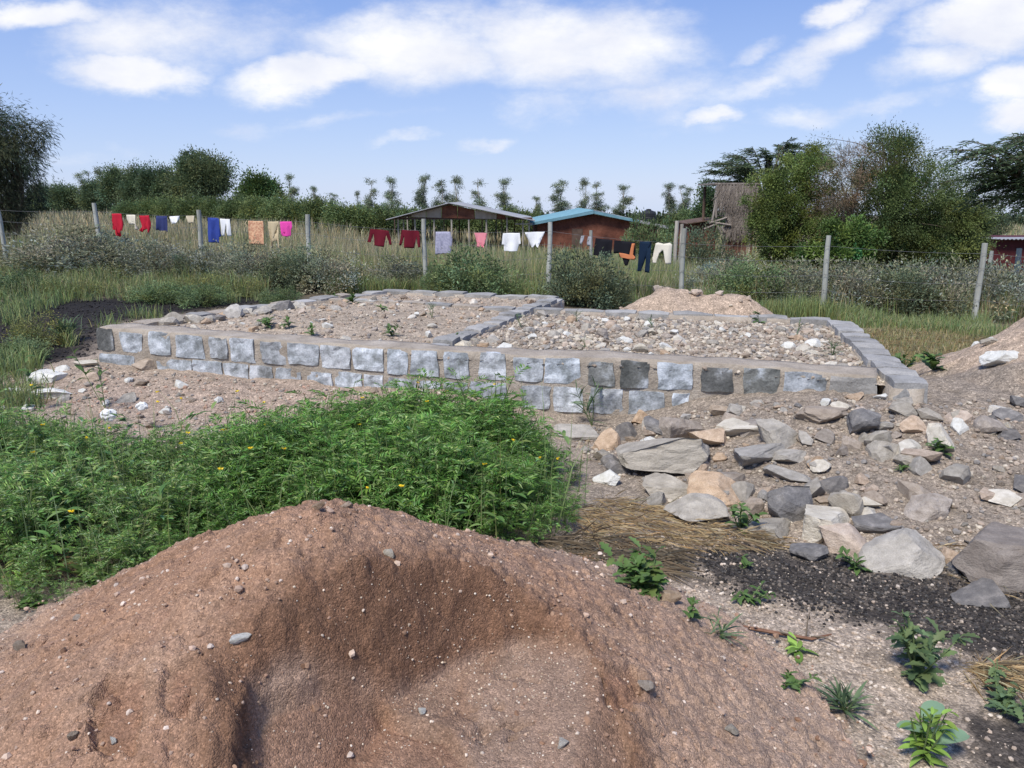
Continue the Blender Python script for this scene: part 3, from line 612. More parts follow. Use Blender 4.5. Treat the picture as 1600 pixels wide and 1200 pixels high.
HERO = [
 (1044, 738, 150, 62, 'grey', 'long grey slab resting on smaller stones in the rubble', .0, .34), (1127, 785, 108, 58, 'tan', 'orange tan porous block under the long grey slab', .05, 0),
 (1049, 776, 78, 40, 'grey', 'dim grey block wedged beneath the long grey slab', 0, 0), (1025, 792, 32, 34, 'grey', 'stubby upright grey stone at the edge of the straw', 0, 0),
 (1092, 818, 98, 46, 'grey', 'long pale grey stone lying along the straw', .05, .1), (1237, 808, 82, 84, 'dark', 'large pointed dark stone propped upright in the rubble', -.45, 0),
 (1235, 752, 74, 28, 'grey', 'light grey flat stone behind the pointed dark stone', -.3, 0), (1298, 842, 92, 62, 'cream', 'big pale tan block beside the black soil', -.1, 0),
 (1333, 868, 80, 54, 'tan', 'rounded tan brown stone in front of the pale tan block', -.1, 0), (1368, 832, 70, 38, 'dark', 'rough dark grey chunk behind the rounded tan stone', 0, 0),
 (1267, 876, 54, 34, 'dark', 'small dark stone sitting on the edge of the black soil', 0, 0), (1420, 895, 118, 74, 'grey', 'broad pale grey slab leaning on the rubble bank', .5, 0),
 (1590, 905, 170, 112, 'brown', 'huge brown grey boulder at the foot of the rubble bank', 0, 0), (1488, 878, 34, 31, 'tan', 'small rounded orange tan stone beside the huge boulder', 0, 0),
 (1503, 896, 38, 25, 'dark', 'small dark stone below the orange tan stone by the boulder', 0, 0), (1540, 948, 84, 34, 'dark', 'layered dark slab on the black soil below the huge boulder', .1, 0),
 (1156, 680, 80, 38, 'cream', 'long cream stone lying across the rubble near the wall', .2, 0), (1110, 698, 64, 46, 'tan', 'angular tan block beside the long cream stone', 0, 0),
 (950, 703, 44, 50, 'tan', 'upright orange tan block near the weeds and the wall foot', 0, 0), (903, 688, 74, 32, 'grey', 'flat grey slab beside the upright tan block', 0, 0),
 (979, 688, 42, 42, 'dark', 'bluish dark stone right behind the upright tan block', .2, 0), (1000, 662, 30, 30, 'tan', 'small tan stone against the foot of the wall', 0, 0),
 (1031, 680, 50, 32, 'dark', 'dark tilted slab against the earth clod at the wall', -.3, 0), (1068, 690, 66, 62, 'earth', 'big brown clod of earth and mortar leaning on the wall', 0, 0),
 (1226, 702, 84, 52, 'grey', 'grey triangular slab standing up in the rubble', -.3, 0), (1190, 728, 92, 44, 'grey', 'brownish grey slab below the triangular slab', .2, 0),
 (1236, 726, 56, 28, 'grey', 'thin grey slab tucked under the triangular slab', .3, 0), (1350, 676, 50, 62, 'dark', 'dark purple grey wedge pointing down the bank by the wall end', .1, 0),
 (1431, 678, 40, 38, 'tan', 'orange tan lump high on the bank below the wall end', 0, 0), (1385, 715, 46, 42, 'grey', 'grey lump below the orange tan lump', 0, 0),
 (1423, 709, 40, 33, 'cream', 'yellowish cream stone beside the grey lump', 0, 0), (1505, 681, 27, 33, 'white', 'white chalky stone on the bank beside a small weed', .2, 0),
 (1495, 754, 46, 44, 'grey', 'grey rounded stone on the open slope of the bank', 0, 0), (1420, 731, 36, 28, 'grey', 'small pointed grey stone below the yellowish cream stone', 0, 0),
 (1016, 698, 34, 20, 'white', 'small white stone between the wall and the long slab', 0, 0), (1276, 736, 32, 28, 'tan', 'small tan stone right of the thin grey slab', 0, 0),
 (1290, 656, 80, 30, 'earth', 'flat brown grey stone just below the wall face', .05, 0), (1202, 778, 28, 28, 'tan', 'pinkish stone tucked beside the pointed dark stone', 0, 0),
 (948, 758, 40, 32, 'white', 'whitish stone half hidden in the weeds by the straw', 0, 0), (1175, 806, 48, 44, 'earth', 'beige grey stone between the porous block and the pointed dark stone', 0, 0),
 (1206, 844, 92, 30, 'grey', 'blue grey flat slab at the edge of the black soil', .12, 0), (1576, 684, 44, 25, 'dark', 'dark slab high on the bank beside the right hand soil heap', 0, 0),
 (1460, 812, 74, 58, 'earth', 'large half buried beige stone on the bank above the pale slab', 0, 0), (1564, 648, 28, 18, 'cream', 'cream stone at the top of the bank beside the soil heap', 0, 0),
 (1571, 566, 56, 30, 'white', 'big white stone lying on the slope of the pale soil heap', .1, 0), (1550, 536, 28, 12, 'grey', 'flat grey stone above the big white stone on the soil heap', 0, 0),
 (1337, 625, 30, 19, 'tan', 'small orange stone leaning on the wall face near its end', 0, 0), (1377, 625, 20, 16, 'white', 'small white stone in the gap at the wall end', 0, 0),
 (1291, 634, 18, 15, 'white', 'small greenish white stone under the last wall stones', 0, 0), (66, 598, 50, 28, 'white', 'big white block beside the black soil left of the foundation corner', 0, 0),
 (97, 583, 22, 16, 'white', 'small white stone behind the big white block', 0, 0), (130, 574, 40, 13, 'cream', 'flat cream slab near the foundation corner', 0, 0),
 (140, 594, 28, 22, 'tan', 'tan lump below the flat cream slab', 0, 0), (78, 622, 66, 22, 'white', 'flat white slab in front of the big white block', 0, 0),
 (22, 616, 34, 14, 'white', 'flat white stone left of the flat white slab', 0, 0), (282, 606, 22, 18, 'white', 'white cube shaped stone on the spoil below the wall', 0, 0),
 (196, 630, 30, 24, 'grey', 'pale grey block on the spoil at the edge of the weeds', 0, 0), (219, 603, 24, 17, 'earth', 'small beige triangular stone on the spoil', .3, 0),
 (225, 578, 40, 26, 'earth', 'brown clod of mortar against the lower wall course', 0, 0), (1125, 722, 24, 18, 'tan', 'small tan stone beside the long grey slab end', 0, 0),
 (1260, 690, 26, 20, 'earth', 'small brown stone behind the triangular slab', 0, 0), (912, 475, 30, 16, 'tan', 'reddish flat boulder behind the rear foundation wall', 0, 0),
]
for (px, py, w, h, kind, lab, tilt, lift) in HERO:
    p, t = hit(px, py); k = t / F; ww, hh = w * k * 1.06, h * k * .92
    sink = .36 if lift == 0 else .36 - lift
    slab = hh < ww * .5; HPOS.append((p[0], p[1], lab))
    rock_at(p, ww, max(hh, .03), kind, lab, dep=ww * (.75 if slab else .9), rz=rr.uniform(-.3, .3), sink=sink, tip=(rr.uniform(-.12, .12) + (.3 if 'triangular slab st' in lab or 'broad pale' in lab or 'wedge' in lab else 0), -tilt * .6, rr.uniform(-.3, .3)))
# medium stones on the rubble bank and the spoil, each its own thing
CN = {'grey': 'grey', 'dark': 'dark grey', 'tan': 'tan', 'cream': 'cream', 'white': 'chalky white', 'brown': 'brown', 'earth': 'earth brown'}
def scatter_rocks(n, sampler, zf, smin, smax, kinds, label, group, flat=.65, parent=None):
    i = 0
    while i < n:
        x, y = sampler()
        s = smin + (smax - smin) * rr.random() ** 2.2; kd = kinds[rr.integers(len(kinds))]; me = ROCKT[kd][rr.integers(7)]
        z = float(zf(np.array([x]), np.array([y]))[0]); fl = rr.uniform(.5, .9)
        o = link('stone', me, parent, (x, y, z + s * fl * .18)); o.scale = (s * rr.uniform(.45, .62), s * rr.uniform(.4, .55), s * fl * .5)
        o.rotation_euler = (rr.uniform(-.35, .35), rr.uniform(-.35, .35), rr.uniform(0, 6.3)); i += 1
        if parent is None:
            hl = min(HPOS, key=lambda q: (q[0] - x) ** 2 + (q[1] - y) ** 2)[2]; cut = [' ' + w_ + ' ' for w_ in 'lying in on at beside below under behind resting wedged propped leaning sitting left right between near against standing tucked pointing just half with above high'.split()]
            k_ = min([hl.find(c) for c in cut if hl.find(c) > 0 and hl[:hl.find(c)].split()[-1] not in ('large', 'small', 'big', 'long', 'the')] + [len(hl)]); size = 'fist sized' if s > .085 else ('egg sized' if s > .055 else 'little')
            wh = ' on the rear soil heap' if 'rear' in group else (' on the right hand soil heap' if 'right hand soil' in group else ((' on the spoil by the ' if 'spoil' in group else ' near the ') + hl[:k_]))
            tag(o, '%s %s %s stone%s' % (size, 'flat' if fl < .66 else 'rounded', CN[kd], wh), 'stone', group)
def in_poly(poly):
    P = np.array(poly); lo, hi = P.min(0), P.max(0)
    def f():
        while True:
            x, y = rr.uniform(lo[0], hi[0]), rr.uniform(lo[1], hi[1])
            if pdist(np.array([x]), np.array([y]), poly)[0] > .03: return x, y
    return f
BANK = [(.35, 5.75), (.8, 5.85), (2.5, 5.2), (3.0, 5.15), (4.6, 5.6), (4.2, 4.3), (3.2, 3.6), (2.4, 3.3), (1.6, 3.65), (.9, 4.1), (.5, 4.9)]
scatter_rocks(205, in_poly(BANK), ground_z, .035, .2, ['grey', 'grey', 'dark', 'tan', 'earth', 'earth', 'cream'], {k: 'small %s stone loose among the rubble bank in front of the wall' % v for k, v in CN.items()}, 'small stones on the rubble bank')
SPOIL = [(-5.2, 6.9), (-4.2, 7.4), (-1, 6.3), (.1, 6.0), (-.1, 5.6), (-1.2, 5.6), (-2.6, 5.3), (-4.4, 5.6)]
scatter_rocks(75, in_poly(SPOIL), ground_z, .03, .13, ['cream', 'white', 'tan', 'earth', 'earth', 'grey'], {k: 'small %s stone on the reddish spoil below the wall' % v for k, v in CN.items()}, 'small stones on the spoil below the front wall')
scatter_rocks(230, in_poly([(-.55, 6.7), (1.7, 6.15), (2.55, 5.75), (2.75, 5.6), (3.2, 7.85), (.3, 8.7)]), bayR, .045, .145, ['cream', 'cream', 'tan', 'white', 'earth', 'grey', 'earth', 'grey'], {k: '%s stone in the rubble filling the right hand bay' % v for k, v in CN.items()}, 'stones filling the right hand bay', parent=fillR)
scatter_rocks(120, in_poly([(-3.75, 7.75), (-.95, 6.75), (-.1, 8.7), (.4, 9.75), (-1.7, 10.4), (-2.7, 9.3)]), bayL, .035, .13, ['cream', 'tan', 'tan', 'earth', 'grey', 'white'], {k: '%s stone on the earth filling the left hand bay' % v for k, v in CN.items()}, 'stones on the left hand bay', parent=fillL)
scatter_rocks(26, in_poly([(-3.7, 7.9), (-3.35, 7.8), (-2.5, 9.2), (-2.75, 9.3)]), bayL, .1, .24, ['grey', 'grey', 'tan', 'cream', 'dark'], {k: '%s rubble stone piled along the left foundation wall' % v for k, v in CN.items()}, 'stones along the left foundation wall', parent=fillL)
scatter_rocks(18, in_poly([(1.35, 10.0), (3.0, 9.75), (3.4, 10.2), (2.1, 10.7), (1.2, 10.6)]), ground_z, .05, .16, ['tan', 'cream', 'earth'], {k: '%s clod on the pale soil heap behind the foundation' % v for k, v in CN.items()}, 'clods on the rear soil heap')
scatter_rocks(26, in_poly([(4.0, 6.0), (4.6, 5.4), (5.8, 5.6), (6.2, 6.6), (5.2, 7.4), (4.3, 7.2)]), ground_z, .035, .12, ['tan', 'cream', 'earth', 'white'], {k: 'small %s stone on the right hand soil heap' % v for k, v in CN.items()}, 'stones on the right hand soil heap')
# pebbles on the red soil heap that can be told apart
for (px, py, w, h, kd, lab) in [(30, 1012, 22, 18, 'earth', 'brown rounded pebble on the outer slope of the red soil heap'), (122, 968, 18, 13, 'tan', 'pinkish pebble high on the outer slope of the soil heap'), (607, 868, 21, 15, 'cream', 'pale round pebble above the hollow of the soil heap'),
     (880, 1164, 20, 17, 'cream', 'cream squarish pebble low on the floor of the hollow'), (1143, 1148, 22, 16, 'grey', 'flat grey pebble on the gravelly flank of the soil heap'), (376, 1008, 34, 16, 'white', 'crumbly white stone embedded in the rim of the hollow'),
     (178, 1166, 12, 13, 'white', 'white pebble in the small cut of the soil heap'), (660, 1114, 12, 10, 'white', 'white pebble in the middle of the hollow floor'), (1010, 1082, 28, 24, 'earth', 'brown soil lump on the flank of the soil heap'), (1047, 938, 34, 26, 'tan', 'pinkish stone beside the broad leaved weed'), (497, 793, 22, 13, 'tan', 'tan pebble on the crest of the soil heap'), (540, 790, 26, 12, 'tan', 'pink tan pebble on the very crest of the soil heap'), (115, 1155, 17, 15, 'earth', 'brown pebble beside the small cut of the soil heap')]:
    p, t = hit(px, py + h * .3, top_z); k = t / F; rock_at(p, w * k, h * k, kd, lab, sub=2, name='pebble', cat='pebble', sink=.2)
# ungraded gravel: too small and too many to count
def gravel(name, n, sampler, zf, smin, smax, cols, sub, seed, pw=3.0, parts=6, sink=.15):
    rng = np.random.default_rng(seed); A = Acc(); xy = sampler(rng, n); n = len(xy); z = zf(xy[:, 0], xy[:, 1]); C = np.array(cols)
    grp = rng.integers(parts, size=n)
    for g in range(parts):
        m = grp == g; k = m.sum()
        if not k: continue
        V, Fc = ico(1) if sub == 0 else rockv(rng, sub, 6, .08)
        if sub == 0:
            V = V * rng.uniform(.7, 1.1, (len(V), 1))
        s = smin + (smax - smin) * rng.random(k) ** pw; M = rotr(k, rng) * s[:, None, None] * .5; M = np.einsum('ij,njk->nik', np.diag([1, 1, .8]), M)
        VV, FF = inst(V, Fc, M, np.c_[xy[m], z[m] + s * sink]); cc = C[rng.integers(len(C), size=k)] * rng.uniform(.8, 1.15, (k, 1)); A.add(VV, FF, np.repeat(cc, len(V), 0))
    o = link(name, A.mesh(name, M_gravel)); tag(o, kind='stuff'); return o
def samp(poly, dens=None):
    P = np.array(poly); lo, hi = P.min(0), P.max(0)
    def f(rng, n):
        out = np.zeros((0, 2))
        while len(out) < n:
            c = rng.uniform(lo, hi, (n * 2, 2)); k = pdist(c[:, 0], c[:, 1], poly) > 0
            if dens is not None: k &= rng.random(len(c)) < dens(c[:, 0], c[:, 1])
            out = np.concatenate([out, c[k]])
        return out[:n]
    return f
E_ = [(.40, .33, .26), (.35, .28, .22), (.29, .235, .185), (.5, .44, .35), (.25, .23, .21)]
gravel('rubble_gravel', 5200, samp(BANK), ground_z, .008, .045, E_, 0, 1)
gravel('spoil_gravel', 2600, samp(SPOIL), ground_z, .01, .045, E_ + [(.46, .3, .22)], 0, 2)
gravel('bay_gravel', 5200, samp(BAY_R), bayR, .015, .07, E_ + [(.5, .44, .36), (.46, .4, .32)], 0, 3, 2.2)
gravel('earth_gravel', 2600, samp(BAY_L), bayL, .01, .05, E_ + [(.5, .38, .28)], 0, 4)
def gdens(x, y): return np.where(np.maximum(pdist(x, y, BLACK_R), pdist(x, y, BLACK_R2)) > 0, .22, 1) * np.where(mound0(x, y) > .06, 0, 1)
gravel('ground_gravel', 9000, samp([(.2, 3.7), (1.5, 3.7), (3.2, 3.6), (2.9, 1.6), (.9, 1.4)], gdens), ground_z, .004, .022, [(.52, .43, .34), (.44, .35, .27), (.6, .52, .43), (.36, .29, .23)], 0, 5)
gravel('heap_gravel', 9000, samp([(-2.6, 3.0), (-1.8, 3.5), (.4, 3.4), (1.3, 2.4), (1.5, 1.3), (-2.6, 1.3)], lambda x, y: np.where(pdist(x, y, SCOOP) > -.03, .6, np.where(mound0(x, y) > .03, 1, 0))), mound_z, .003, .013, [(.45, .33, .25), (.40, .28, .2), (.6, .5, .4), (.36, .24, .17), (.32, .2, .14), (.34, .22, .16)], 0, 6, 3.6)
gravel('black_cinders', 9000, samp([(.3, 3.9), (1.2, 4.1), (2.6, 3.9), (3.4, 3.2), (2.6, 2.2), (1.2, 2.7)], lambda x, y: sstep(-.1, .16, pdist(x, y, BLACK_R) + .22 * fbm(x * 3, y * 3, seed=27))), ground_z, .004, .02, [(.035, .032, .031), (.05, .047, .045), (.075, .07, .065), (.025, .023, .023), (.2, .17, .14)], 0, 12, 2.5)
gravel('left_cinders', 5000, samp(BLACK_L), ground_z, .01, .05, [(.02, .018, .019), (.032, .03, .03), (.05, .046, .045)], 0, 13, 2.5)
gravel('face_grit', 1300, samp([(-.95, 2.3), (.35, 2.3), (.35, 1.3), (-.95, 1.3)], lambda x, y: np.where(pdist(x, y, SCOOP) > 0, np.where(y > 1.8, 1, .35), .1)), mound_z, .003, .01, [(.6, .5, .38), (.5, .4, .3), (.68, .6, .5), (.4, .29, .2)], 0, 14, 2.6, sink=-.05)
gravel('heap_clods', 420, samp([(-2.6, 3.0), (-1.8, 3.5), (.4, 3.4), (1.3, 2.4), (1.5, 1.3), (-2.6, 1.3)], lambda x, y: np.where(mound0(x, y) > .03, np.where(np.abs(pdist(x, y, SCOOP)) < .1, 1, np.where(pdist(x, y, SCOOP) > 0, .12, .3)), 0)), mound_z, .008, .032, [(.33, .21, .14), (.28, .175, .115), (.23, .135, .085)], 2, 9, 3.0, sink=-.12)
gravel('heap_skirt_gravel', 400, samp([(-2.6, 3.0), (-1.8, 3.6), (.5, 3.5), (1.5, 2.0), (1.5, 1.3), (-2.6, 1.3)], lambda x, y: np.where(mound0(x, y) > .03, np.where(pdist(x, y, SCOOP) > -.03, .3, 1), 0)), mound_z, .012, .03, [(.52, .40, .31), (.46, .33, .25), (.6, .5, .42)], 0, 8, 3.0)

# ------------------------------------------------------------------ fence
FP = [(-11.48, 17.62), (-9.04, 17.07), (-6.6, 16.52), (-4.17, 15.97), (-1.73, 15.42), (.71, 14.87), (3.15, 14.32), (5.59, 13.77), (8.03, 13.22), (10.45, 12.67)]
TOPY = [316, 317, 328, 335, 342, 347, 357, 368, 380, 392]
LINEY = [328, 330, 337, 346, 360, 361, 380, 384, 396, 410]
fence = empty('wire_fence', (FP[4][0], FP[4][1], float(ground_z(*FP[4])))); tag(fence, 'barbed wire fence on round weathered timber posts with washing hung along it', 'fence')
inv = Matrix.Translation(-Vector(fence.location))
rf = np.random.default_rng(3)
def px_of(p):
    d = np.array(p) - np.array([0, 0, CAMZ]); dep = d[1] * cP - d[2] * sP; up = d[1] * sP + d[2] * cP
    return 800 + F * d[0] / dep, 600 - F * up / dep, dep
def post_mesh(h, r, rng, lean=(0, 0)):
    zs = np.linspace(-.25, h, 9); pts = np.c_[lean[0] * zs + .008 * np.sin(zs * 4 + rng.uniform(0, 6)), lean[1] * zs, zs]
    return tube(pts, r * (1 - .12 * (zs + .25) / (h + .25)) * (1 + .05 * rng.normal(size=9)), 10)
wire_z = []
for i, (x, y) in enumerate(FP):
    zt = at(0 + px_of((x, y, 1))[0], TOPY[i], Y=y)[2]; zg = float(ground_z(x, y)); zl = at(px_of((x, y, 1))[0], LINEY[i], Y=y)[2]; wire_z.append(zl)
    V, Fc = post_mesh(zt - zg, .05, rf, (rf.uniform(-.015, .015), rf.uniform(-.02, .02)))
    o = link('post', npmesh('post', V, Fc, M_post, smooth=False), fence, (x - fence.location.x, y - fence.location.y, zg - fence.location.z))
def wire_pt(x, drop=0, sag=.05):
    X = np.array([p[0] for p in FP]); k = int(np.clip(np.searchsorted(X, x) - 1, 0, len(FP) - 2)); u = (x - X[k]) / (X[k + 1] - X[k])
    y = FP[k][1] * (1 - u) + FP[k + 1][1] * u - .07; z = wire_z[k] * (1 - u) + wire_z[k + 1] * u - sag * 4 * u * (1 - u) - drop
    return np.array([x, y, z])
for j, drop in enumerate((0, .24, .5, .78)):
    A = Acc(); xs = np.arange(FP[0][0], FP[-1][0], .12); pts = np.array([wire_pt(x, drop, .03 + .015 * j) for x in xs]) - np.array(fence.location)
    A.add(*tube(pts, .0028, 3))
    if j:
        for p in pts[::2]: A.add(*tube(np.array([p + (-.012, 0, .02), p + (.012, 0, -.02)]), .0022, 3))
    link('wire', A.mesh('wire', M_wire), fence)
# a few more posts of the neighbouring enclosure, seen beyond the fence
def lone_post(px, pyt, pyb, Y, r, label, mat=M_post):
    b = at(px, pyb, Y=Y); zt = at(px, pyt, Y=Y)[2]; zg = min(float(ground_z(b[0], Y)), b[2]); V, Fc = post_mesh(zt - zg, r, rf)
    tag(link('fence_post', npmesh('fence_post', V, Fc, mat), None, (b[0], Y, zg)), label, 'post', 'posts beyond the fence')
lone_post(1585, 388, 440, 17.5, .06, 'grey timber post in front of the dark red shed beyond the fence'); lone_post(1545, 392, 430, 17.0, .045, 'thin grey post between the shrubs and the dark red shed')
lone_post(1055, 345, 400, 20, .055, 'pale post just behind the fence beside the cream trousers', M_paleb); lone_post(1063, 350, 400, 20.5, .05, 'second pale post close behind the fence beside the cream trousers', M_paleb)
lone_post(923, 360, 392, 21, .05, 'short grey post in the grass near the grey socks')

# ------------------------------------------------------------------ washing on the line
def cloth_mat(name, c, c2=None, scale=40):
    if c2 is None: return plain(name, c, .95, .07, 4, .3, 140, .1)
    return surf(name, [(.42, c), (.6, c2)], scale, 3, .95, .3, 140, .004, spec=.1)
def cloth_mesh(poly, mat, rng, folds=7, amp=.02, th=.008):
    P = np.array(poly, float); bm = bmesh.new(); vs = [bm.verts.new((x, 0, z)) for x, z in P]; f = bm.faces.new(vs); lo, hi = P.min(0), P.max(0)
    bmesh.ops.triangulate(bm, faces=[f])
    for ax, st in ((0, .045), (1, .06)):
        for v in np.arange(lo[ax] + st * .6, hi[ax], st):
            g = bm.verts[:] + bm.edges[:] + bm.faces[:]; co = (v, 0, 0) if ax == 0 else (0, 0, v); no = (1, 0, 0) if ax == 0 else (0, 0, 1)
            bmesh.ops.bisect_plane(bm, geom=g, plane_co=co, plane_no=no)
    bm.verts.ensure_lookup_table(); V = np.array([v.co[:] for v in bm.verts]); ph = rng.uniform(0, 6, 3); h = hi[1] - lo[1] + 1e-6; d = (hi[1] - V[:, 2]) / h
    w = hi[0] - lo[0]; u = (V[:, 0] - lo[0]) / w
    y = amp * (.25 + d) * (np.sin(u * folds * 2 + ph[0] + d * .7) + .5 * np.sin(u * folds * 4.3 + ph[1] - d)) + .012 * fbm(V[:, 0] * 9 + ph[2], V[:, 2] * 6, oct=2) - .03 * d
    x = V[:, 0] + .006 * fbm(V[:, 0] * 7, V[:, 2] * 9 + ph[0], oct=2); z = V[:, 2] + .006 * fbm(V[:, 0] * 8 + 5, V[:, 2] * 8 + ph[1], oct=2)
    for i, v in enumerate(bm.verts): v.co = (x[i], y[i], z[i])
    for f in bm.faces: f.smooth = True
    r = bmesh.ops.solidify(bm, geom=bm.faces[:], thickness=th)
    bmesh.ops.recalc_face_normals(bm, faces=bm.faces[:])
    me = bpy.data.meshes.new('cloth'); bm.to_mesh(me); bm.free(); me.materials.append(mat); return me
def zo(pts, sc, ox, oy): return [(x / sc + ox, y / sc + oy) for x, y in pts]
A5 = (5, 160, 310); A6 = (5, 560, 300); A7 = (6.667, 860, 330)
rc = np.random.default_rng(9)
def hang(name, pts, zoom, mat, label, cat, folds=7, amp=.028, extra=None):
    P = np.array(zo(pts, *zoom)); px = P[:, 0].mean(); a = (px - 800) / F
    # where the sight line crosses the fence line
    X = FP[0][0]; best = min(np.linspace(FP[0][0], FP[-1][0], 2000), key=lambda x: abs(px_of(wire_pt(x))[0] - px)); p = wire_pt(best); k = px_of(p)[2] / F
    py0 = P[:, 1].min(); L = [((x - px) * k, -(y - py0) * k + .01) for x, y in P]
    o = link(name, cloth_mesh(L, mat, rc, folds, amp), None, tuple(p + (0, -.015, 0))); o.rotation_euler = (0, 0, -.22); tag(o, label, cat, 'washing on the fence')
    if extra:
        nm, ep, em = extra; E2 = np.array(zo(ep, *zoom)); L = [((x - px) * k, -(y - py0) * k + .01) for x, y in E2]
        c = link(nm, cloth_mesh(L, em, rc, folds, amp * .5), o, (0, -.03, 0))
    return o
CM = {k: cloth_mat('cloth_' + k, *v) for k, v in dict(red=((.42, .02, .04),), cream=((.62, .58, .48),), navy=((.035, .045, .13),), white=((.76, .77, .78),), beige=((.52, .46, .34),), blue=((.035, .06, .26),), peach=((.66, .42, .26), (.45, .22, .14), 25),
   tan=((.52, .43, .28),), pink=((.66, .07, .34),), maroon=((.12, .012, .022),), lilac=((.36, .36, .46), (.27, .27, .36), 30), rose=((.68, .25, .29),), black=((.014, .014, .018),), orange=((.55, .2, .09),), teal=((.012, .025, .05),), grey=((.3, .31, .34),), ivory=((.66, .62, .52),)).items()}
hang('romper', [(70, 108), (158, 108), (150, 175), (165, 190), (158, 240), (148, 238), (140, 200), (136, 270), (122, 287), (105, 275), (98, 200), (86, 235), (70, 232), (70, 185), (82, 175)], A5, CM['red'], 'small red romper hanging next to the fence post', 'romper')
hang('baby_shirt', [(188, 116), (266, 118), (270, 180), (282, 228), (268, 228), (262, 190), (200, 192), (192, 150)], A5, CM['cream'], 'cream baby shirt between the two red garments', 'shirt')
hang('sweater', [(290, 124), (376, 122), (386, 180), (374, 258), (360, 255), (364, 215), (306, 215), (310, 250), (296, 250), (288, 235), (300, 205)], A5, CM['red'], 'bright red sweater hanging upside down beside a navy one', 'sweater')
hang('sweater', [(415, 128), (516, 130), (524, 250), (512, 252), (508, 240), (442, 242), (436, 236), (418, 236), (424, 180)], A5, CM['navy'], 'navy blue sweater hanging beside the bright red one', 'sweater')
hang('baby_shirt', [(523, 128), (580, 124), (612, 122), (606, 150), (585, 180), (560, 182), (548, 172), (530, 178)], A5, CM['white'], 'small white baby top beside the navy sweater', 'top')
hang('cloth', [(656, 132), (726, 130), (722, 190), (668, 190)], A5, CM['beige'], 'small square beige cloth alone on the wire', 'cloth')
hang('coverall', [(820, 138), (905, 142), (918, 150), (930, 280), (918, 285), (916, 333), (810, 328), (815, 200)], A5, CM['blue'], 'long royal blue dress against a fence post', 'dress', 5, .03)
hang('leggings', [(922, 146), (1004, 150), (1008, 278), (990, 280), (964, 180), (944, 280), (930, 278)], A5, CM['white'], 'white leggings beside the royal blue dress', 'leggings', 4)
hang('skirt', [(1138, 160), (1264, 163), (1270, 342), (1138, 342)], A5, CM['peach'], 'peach patterned wrap skirt with brown markings', 'skirt', 9, .02)
hang('dress', [(1285, 168), (1385, 166), (1378, 220), (1384, 370), (1376, 370), (1372, 300), (1360, 318), (1345, 310), (1330, 320), (1318, 300), (1314, 372), (1306, 370), (1308, 240)], A5, CM['tan'], 'beige dress with two dangling ties', 'dress')
hang('shirt', [(1386, 170), (1484, 168), (1490, 220), (1476, 235), (1470, 275), (1445, 288), (1405, 278), (1400, 235), (1388, 225)], A5, CM['pink'], 'bright pink shirt beside the beige dress', 'shirt')
hang('sweater', [(92, 275), (225, 282), (240, 290), (265, 395), (245, 398), (222, 320), (204, 412), (120, 402), (116, 310), (90, 378), (68, 374)], A6, CM['maroon'], 'maroon long sleeved sweater farther from the lilac skirt', 'sweater', 5)
hang('sweater', [(335, 290), (470, 295), (482, 305), (495, 420), (480, 424), (458, 340), (436, 430), (364, 426), (360, 340), (328, 410), (312, 408)], A6, CM['maroon'], 'maroon long sleeved sweater next to the post by the lilac skirt', 'sweater', 5)
hang('skirt', [(600, 310), (720, 310), (735, 370), (722, 474), (592, 488)], A6, CM['lilac'], 'grey lilac pleated skirt beside a post', 'skirt', 13, .022)
hang('top', [(905, 312), (1008, 312), (1005, 330), (990, 380), (985, 425), (925, 420), (918, 360)], A6, CM['rose'], 'small rose pink top', 'top')
hang('shirt', [(1130, 316), (1262, 312), (1270, 395), (1256, 402), (1243, 452), (1180, 458), (1140, 452), (1138, 408), (1120, 405)], A6, CM['white'], 'white short sleeved shirt between the pink top and white shorts', 'shirt', 5)
hang('shorts', [(1302, 310), (1460, 304), (1440, 350), (1425, 378), (1410, 424), (1398, 420), (1388, 400), (1372, 424), (1355, 424), (1345, 375)], A6, CM['white'], 'white shorts hanging wide beside a post', 'shorts', 5)
hang('sock', [(318, 255), (352, 250), (345, 300), (330, 340), (305, 340), (310, 300)], A7, CM['grey'], 'grey sock nearer the post and the white shorts', 'sock', 3)
hang('sock', [(395, 265), (430, 262), (425, 360), (388, 360), (385, 320)], A7, CM['grey'], 'grey sock next to the black cloth', 'sock', 3)
hang('cloth', [(465, 278), (645, 295), (638, 472), (448, 452)], A7, CM['black'], 'large square black cloth', 'cloth', 4)
hang('jacket', [(665, 298), (880, 318), (892, 495), (830, 490), (815, 555), (785, 560), (755, 480), (725, 475), (715, 430), (660, 435)], A7, CM['black'], 'black jacket with orange lining showing', 'jacket', 5, .016, ('lining', [(720, 425), (830, 442), (848, 330), (878, 330), (866, 440), (890, 470), (880, 498), (820, 488), (740, 475)], CM['orange']))
hang('trousers', [(930, 328), (1048, 330), (1045, 645), (992, 645), (998, 460), (965, 460), (955, 635), (915, 632)], A7, CM['teal'], 'long dark blue trousers hanging by the waist', 'trousers', 3)
hang('trousers', [(1095, 330), (1120, 320), (1180, 335), (1240, 318), (1268, 340), (1264, 540), (1208, 540), (1178, 395), (1140, 430), (1105, 535), (1062, 525), (1092, 420)], A7, CM['ivory'], 'cream trousers with spread legs beside a fence post', 'trousers', 3)

